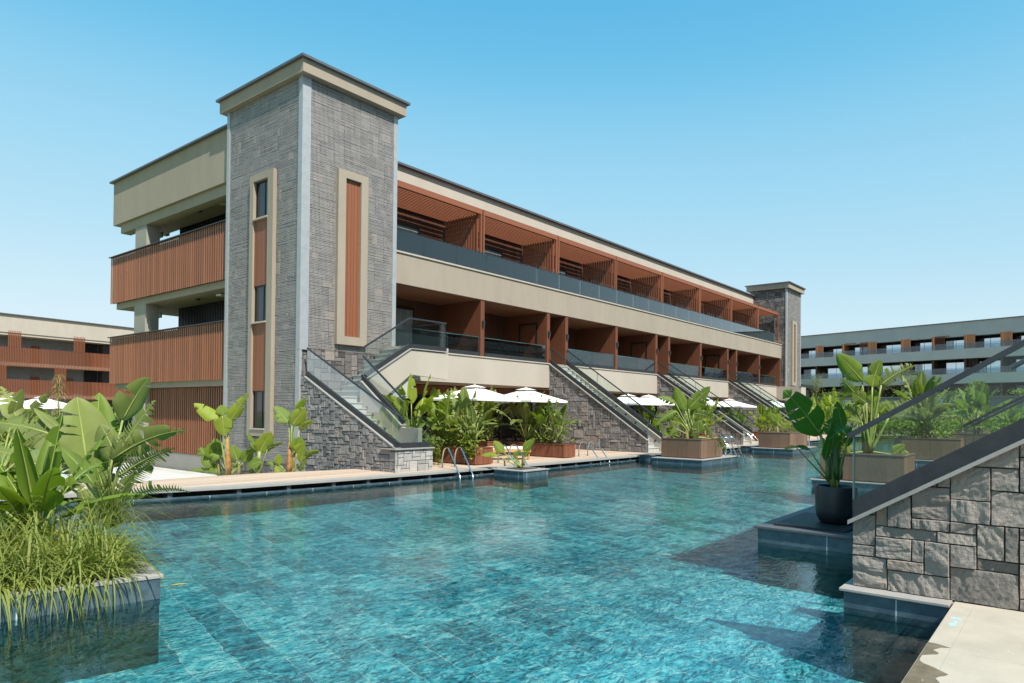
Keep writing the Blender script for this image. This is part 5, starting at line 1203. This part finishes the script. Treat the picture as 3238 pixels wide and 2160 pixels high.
# far thicket of banana plants: a few kinds, copied
protos = []
for i, (m_, hh) in enumerate(((LEAF, 2.9), (LEAFY, 3.2), (LEAFG, 2.6), (LEAFY, 2.4))):
    protos.append(banana('banana_plant', 'banana plant in the dense thicket between the pool end and the far right block', 'banana plant', (0,0,0), random.Random(200+i), hh, 9, 1.45, .46, m_, .4, None, 'banana plants of the far thicket', .8, 3, 2.6))
rt = random.Random(303); spots = []
while len(spots) < 74:
    px = rt.uniform(1840, 2420); dpt = rt.uniform(56, 96); p = at(px, 950, d=dpt)
    if 64.6 < p.x and not (p.y > 17.5 and p.x < 66): spots.append((p.x, p.y))
for i, (x, y) in enumerate(spots):
    o = protos[i] if i < 4 else copy_tree(protos[i % 4])
    o.location = (x, y, .05); o.rotation_euler = (0, 0, rt.uniform(0, 6.28)); k = rt.uniform(.85, 1.35); o.scale = (k, k, k)

# left: far block with slatted galleries
LB_ = thing('gallery_block', 'pale hotel block with brown slatted gallery railings at far left', 'building', (0,0,0))
MB().box(-14,24,2.2,12,-.5,11.9).build('core_wall', simple('gallery_wall_grey', (.23,.235,.235), .85), LB_)
MB().box(-14,24,-.1,2.3,10.03,12.0).build('roof_parapet', PLL, LB_)
MB().box(-14.2,24.2,-.3,2.5,12.0,12.1).build('roof_cap', CAP, LB_)
MB().box(-14,24,.0,2.2,9.74,10.03).box(-14,24,.15,2.2,6.4,6.75).box(-14,24,.15,2.2,2.8,3.15).build('gallery_slab', PLL, LB_)
for z0, z1 in ((6.3,8.43),(2.7,4.85)):
    mb = MB(); x = -14
    while x < 24: mb.box(x,x+.07,-.1,.0,z0,z1); x += .165
    mb.build('slatted_balustrade', SLAT, LB_)
for xa, z0, z1 in ((.83,8.43,10.25),(7.86,8.43,10.25),(5.73,4.85,6.4),(-.6,4.85,6.4),(-6.4,8.43,10.25),(15,8.43,10.25),(-8,4.85,6.4)):
    mb = MB()
    for q in range(8): mb.box(xa+q*.17,xa+q*.17+.075,-.12,-.02,z0,z1)
    mb.build('slatted_screen', SLAT, LB_)
for xa, z0 in ((4.29,6.75),(-.6,6.75),(4.26,3.15),(8.14,3.15),(-.5,3.15),(-6,6.75)):
    MB().box(xa,xa+.95,2.12,2.2,z0,z0+2.15).build('door', CLADP, LB_)
MB().box(10.4,11.8,1.9,2.21,6.75,9.74).box(10.4,11.8,1.9,2.21,3.15,6.4).build('stair_opening_shade', DARKV, LB_)  # solid dark blocks on the wall; their colour stands in for the opening's shade
MB().box(12.1,16,1.2,2.2,-.5,12).build('stone_end', ST_T, LB_)
LB_.location = (23.11, 91.67, 0); LB_.rotation_euler = (0, 0, R(10.6))

# left garden between the planter and the far block
rl = random.Random(404)
for i, (px, dpt, m_) in enumerate(((20,34,LEAF),(120,40,LEAFY),(215,37,LEAF),(300,42,LEAFY),(-30,30,LEAFG),(60,48,LEAFY),(255,50,LEAF),(160,30,LEAFG),(335,46,LEAF))):
    p = at(px, 950, d=dpt)
    o = copy_tree(protos[i % 4]); o.location = (p.x, p.y, .1); o.rotation_euler = (0, 0, rl.uniform(0, 6)); k = rl.uniform(.55, .8); o.scale = (k, k, k)
    o['label'] = 'banana plant in the garden between the left planter and the slatted gallery block'; o['group'] = 'banana plants of the left garden'
for i, (px, dpt, lb) in enumerate(((10,33,'white umbrella at the far left edge behind the foreground leaves'),(95,36,'white umbrella second from the left edge above the foreground leaves'))):
    p = at(px, 950, d=dpt); u = umbrella(lb, p.x, p.y, 2.35, 1.8, 1.5, 'white umbrellas in the left garden')
p = at(133, 950, d=13.5)
t = thing('plume_grass', 'tall feathery plume of dry ornamental grass above the foreground banana leaves', 'ornamental grass', (p.x, p.y, .1)); mb = MB()
q0 = at(133, 1080, d=13.5); q1 = at(135, 862, d=13.5)
mb.tube([(p.x,p.y,.1), tuple(q0.lerp(q1,.5)), tuple(q1)], [.012,.009,.004], 5, 1)
for _ in range(300):
    f = rl.random()**.8; c = q0.lerp(q1, .45+.55*f); az = rl.uniform(0, 6.28); blade(mb, c, (math.cos(az)*.5, math.sin(az)*.5, .5), rl.uniform(.15, .42)*(1.15-.6*f), .009, 2.6, rl, 6)
mb.build('plume', [PLUME, RIBM], t)
for i, (px, py, dpt, sx, lb) in enumerate(((90,1010,30,3.0,'low garden shrubs behind the foreground planter at left'),(230,985,40,4.0,'garden shrubs under the slatted gallery block'),(320,990,36,2.0,'garden shrubs left of the hotel wing end'))):
    p = at(px, 950, d=dpt); bush('shrub', lb, 'shrub', (p.x, p.y, .1), (sx, 1.5, 1.0), 1500, rl, BUSH if i else LEAFY, BR, .2)
# glass screen by the ramp
t = thing('ramp_glass_screen', 'small frameless glass screen at the ramp edge behind the deck', 'glass screen', (5.6,17.8,.1))
MB().prism([(4.6,18.1,.18),(6.3,17.6,.18),(6.3,17.6,1.0),(4.6,18.1,1.0)], (0,.015,0)).build('glass_panel', G_BAL, t)
MB().prism([(4.6,18.08,.1),(6.3,17.58,.1),(6.3,17.58,.2),(4.6,18.08,.2)], (0,.07,0)).build('dark_channel', CHAN, t)
# pool inlets and a floating leaf
for i, (px, py, lb) in enumerate(((965,1180,'small white pool inlet disc near the middle of the pool'),(1530,1273,'small white pool inlet disc by the shaded right side'),(1850,1232,'pale ring of a pool light in the shade below the pedestal'),(733,1122,'small white pool inlet disc near the deck edge'))):
    fz = -.3
    for _ in range(4): p = at(px, py, z=fz); fz = floor_z(p.x, p.y)+.012
    t = thing('pool_inlet', lb, 'pool inlet', tuple(p), 'pool inlets'); MB().lathe(tuple(p), [(0,.004),(.07,.004),(.09,0)], 20).build('disc', LAMPM, t)
p = at(393, 1343, z=-.064)
t = MB(); leaf(t, p, p+Vector((.06,-.05,.012)), p+Vector((.14,-.09,.0)), .06, (0,0,1), random.Random(3), 0)
tag(t.build('floating_leaf', [LEAFO, RIBM]), 'small yellow leaf floating beside the corner of the foreground planter', 'leaf')
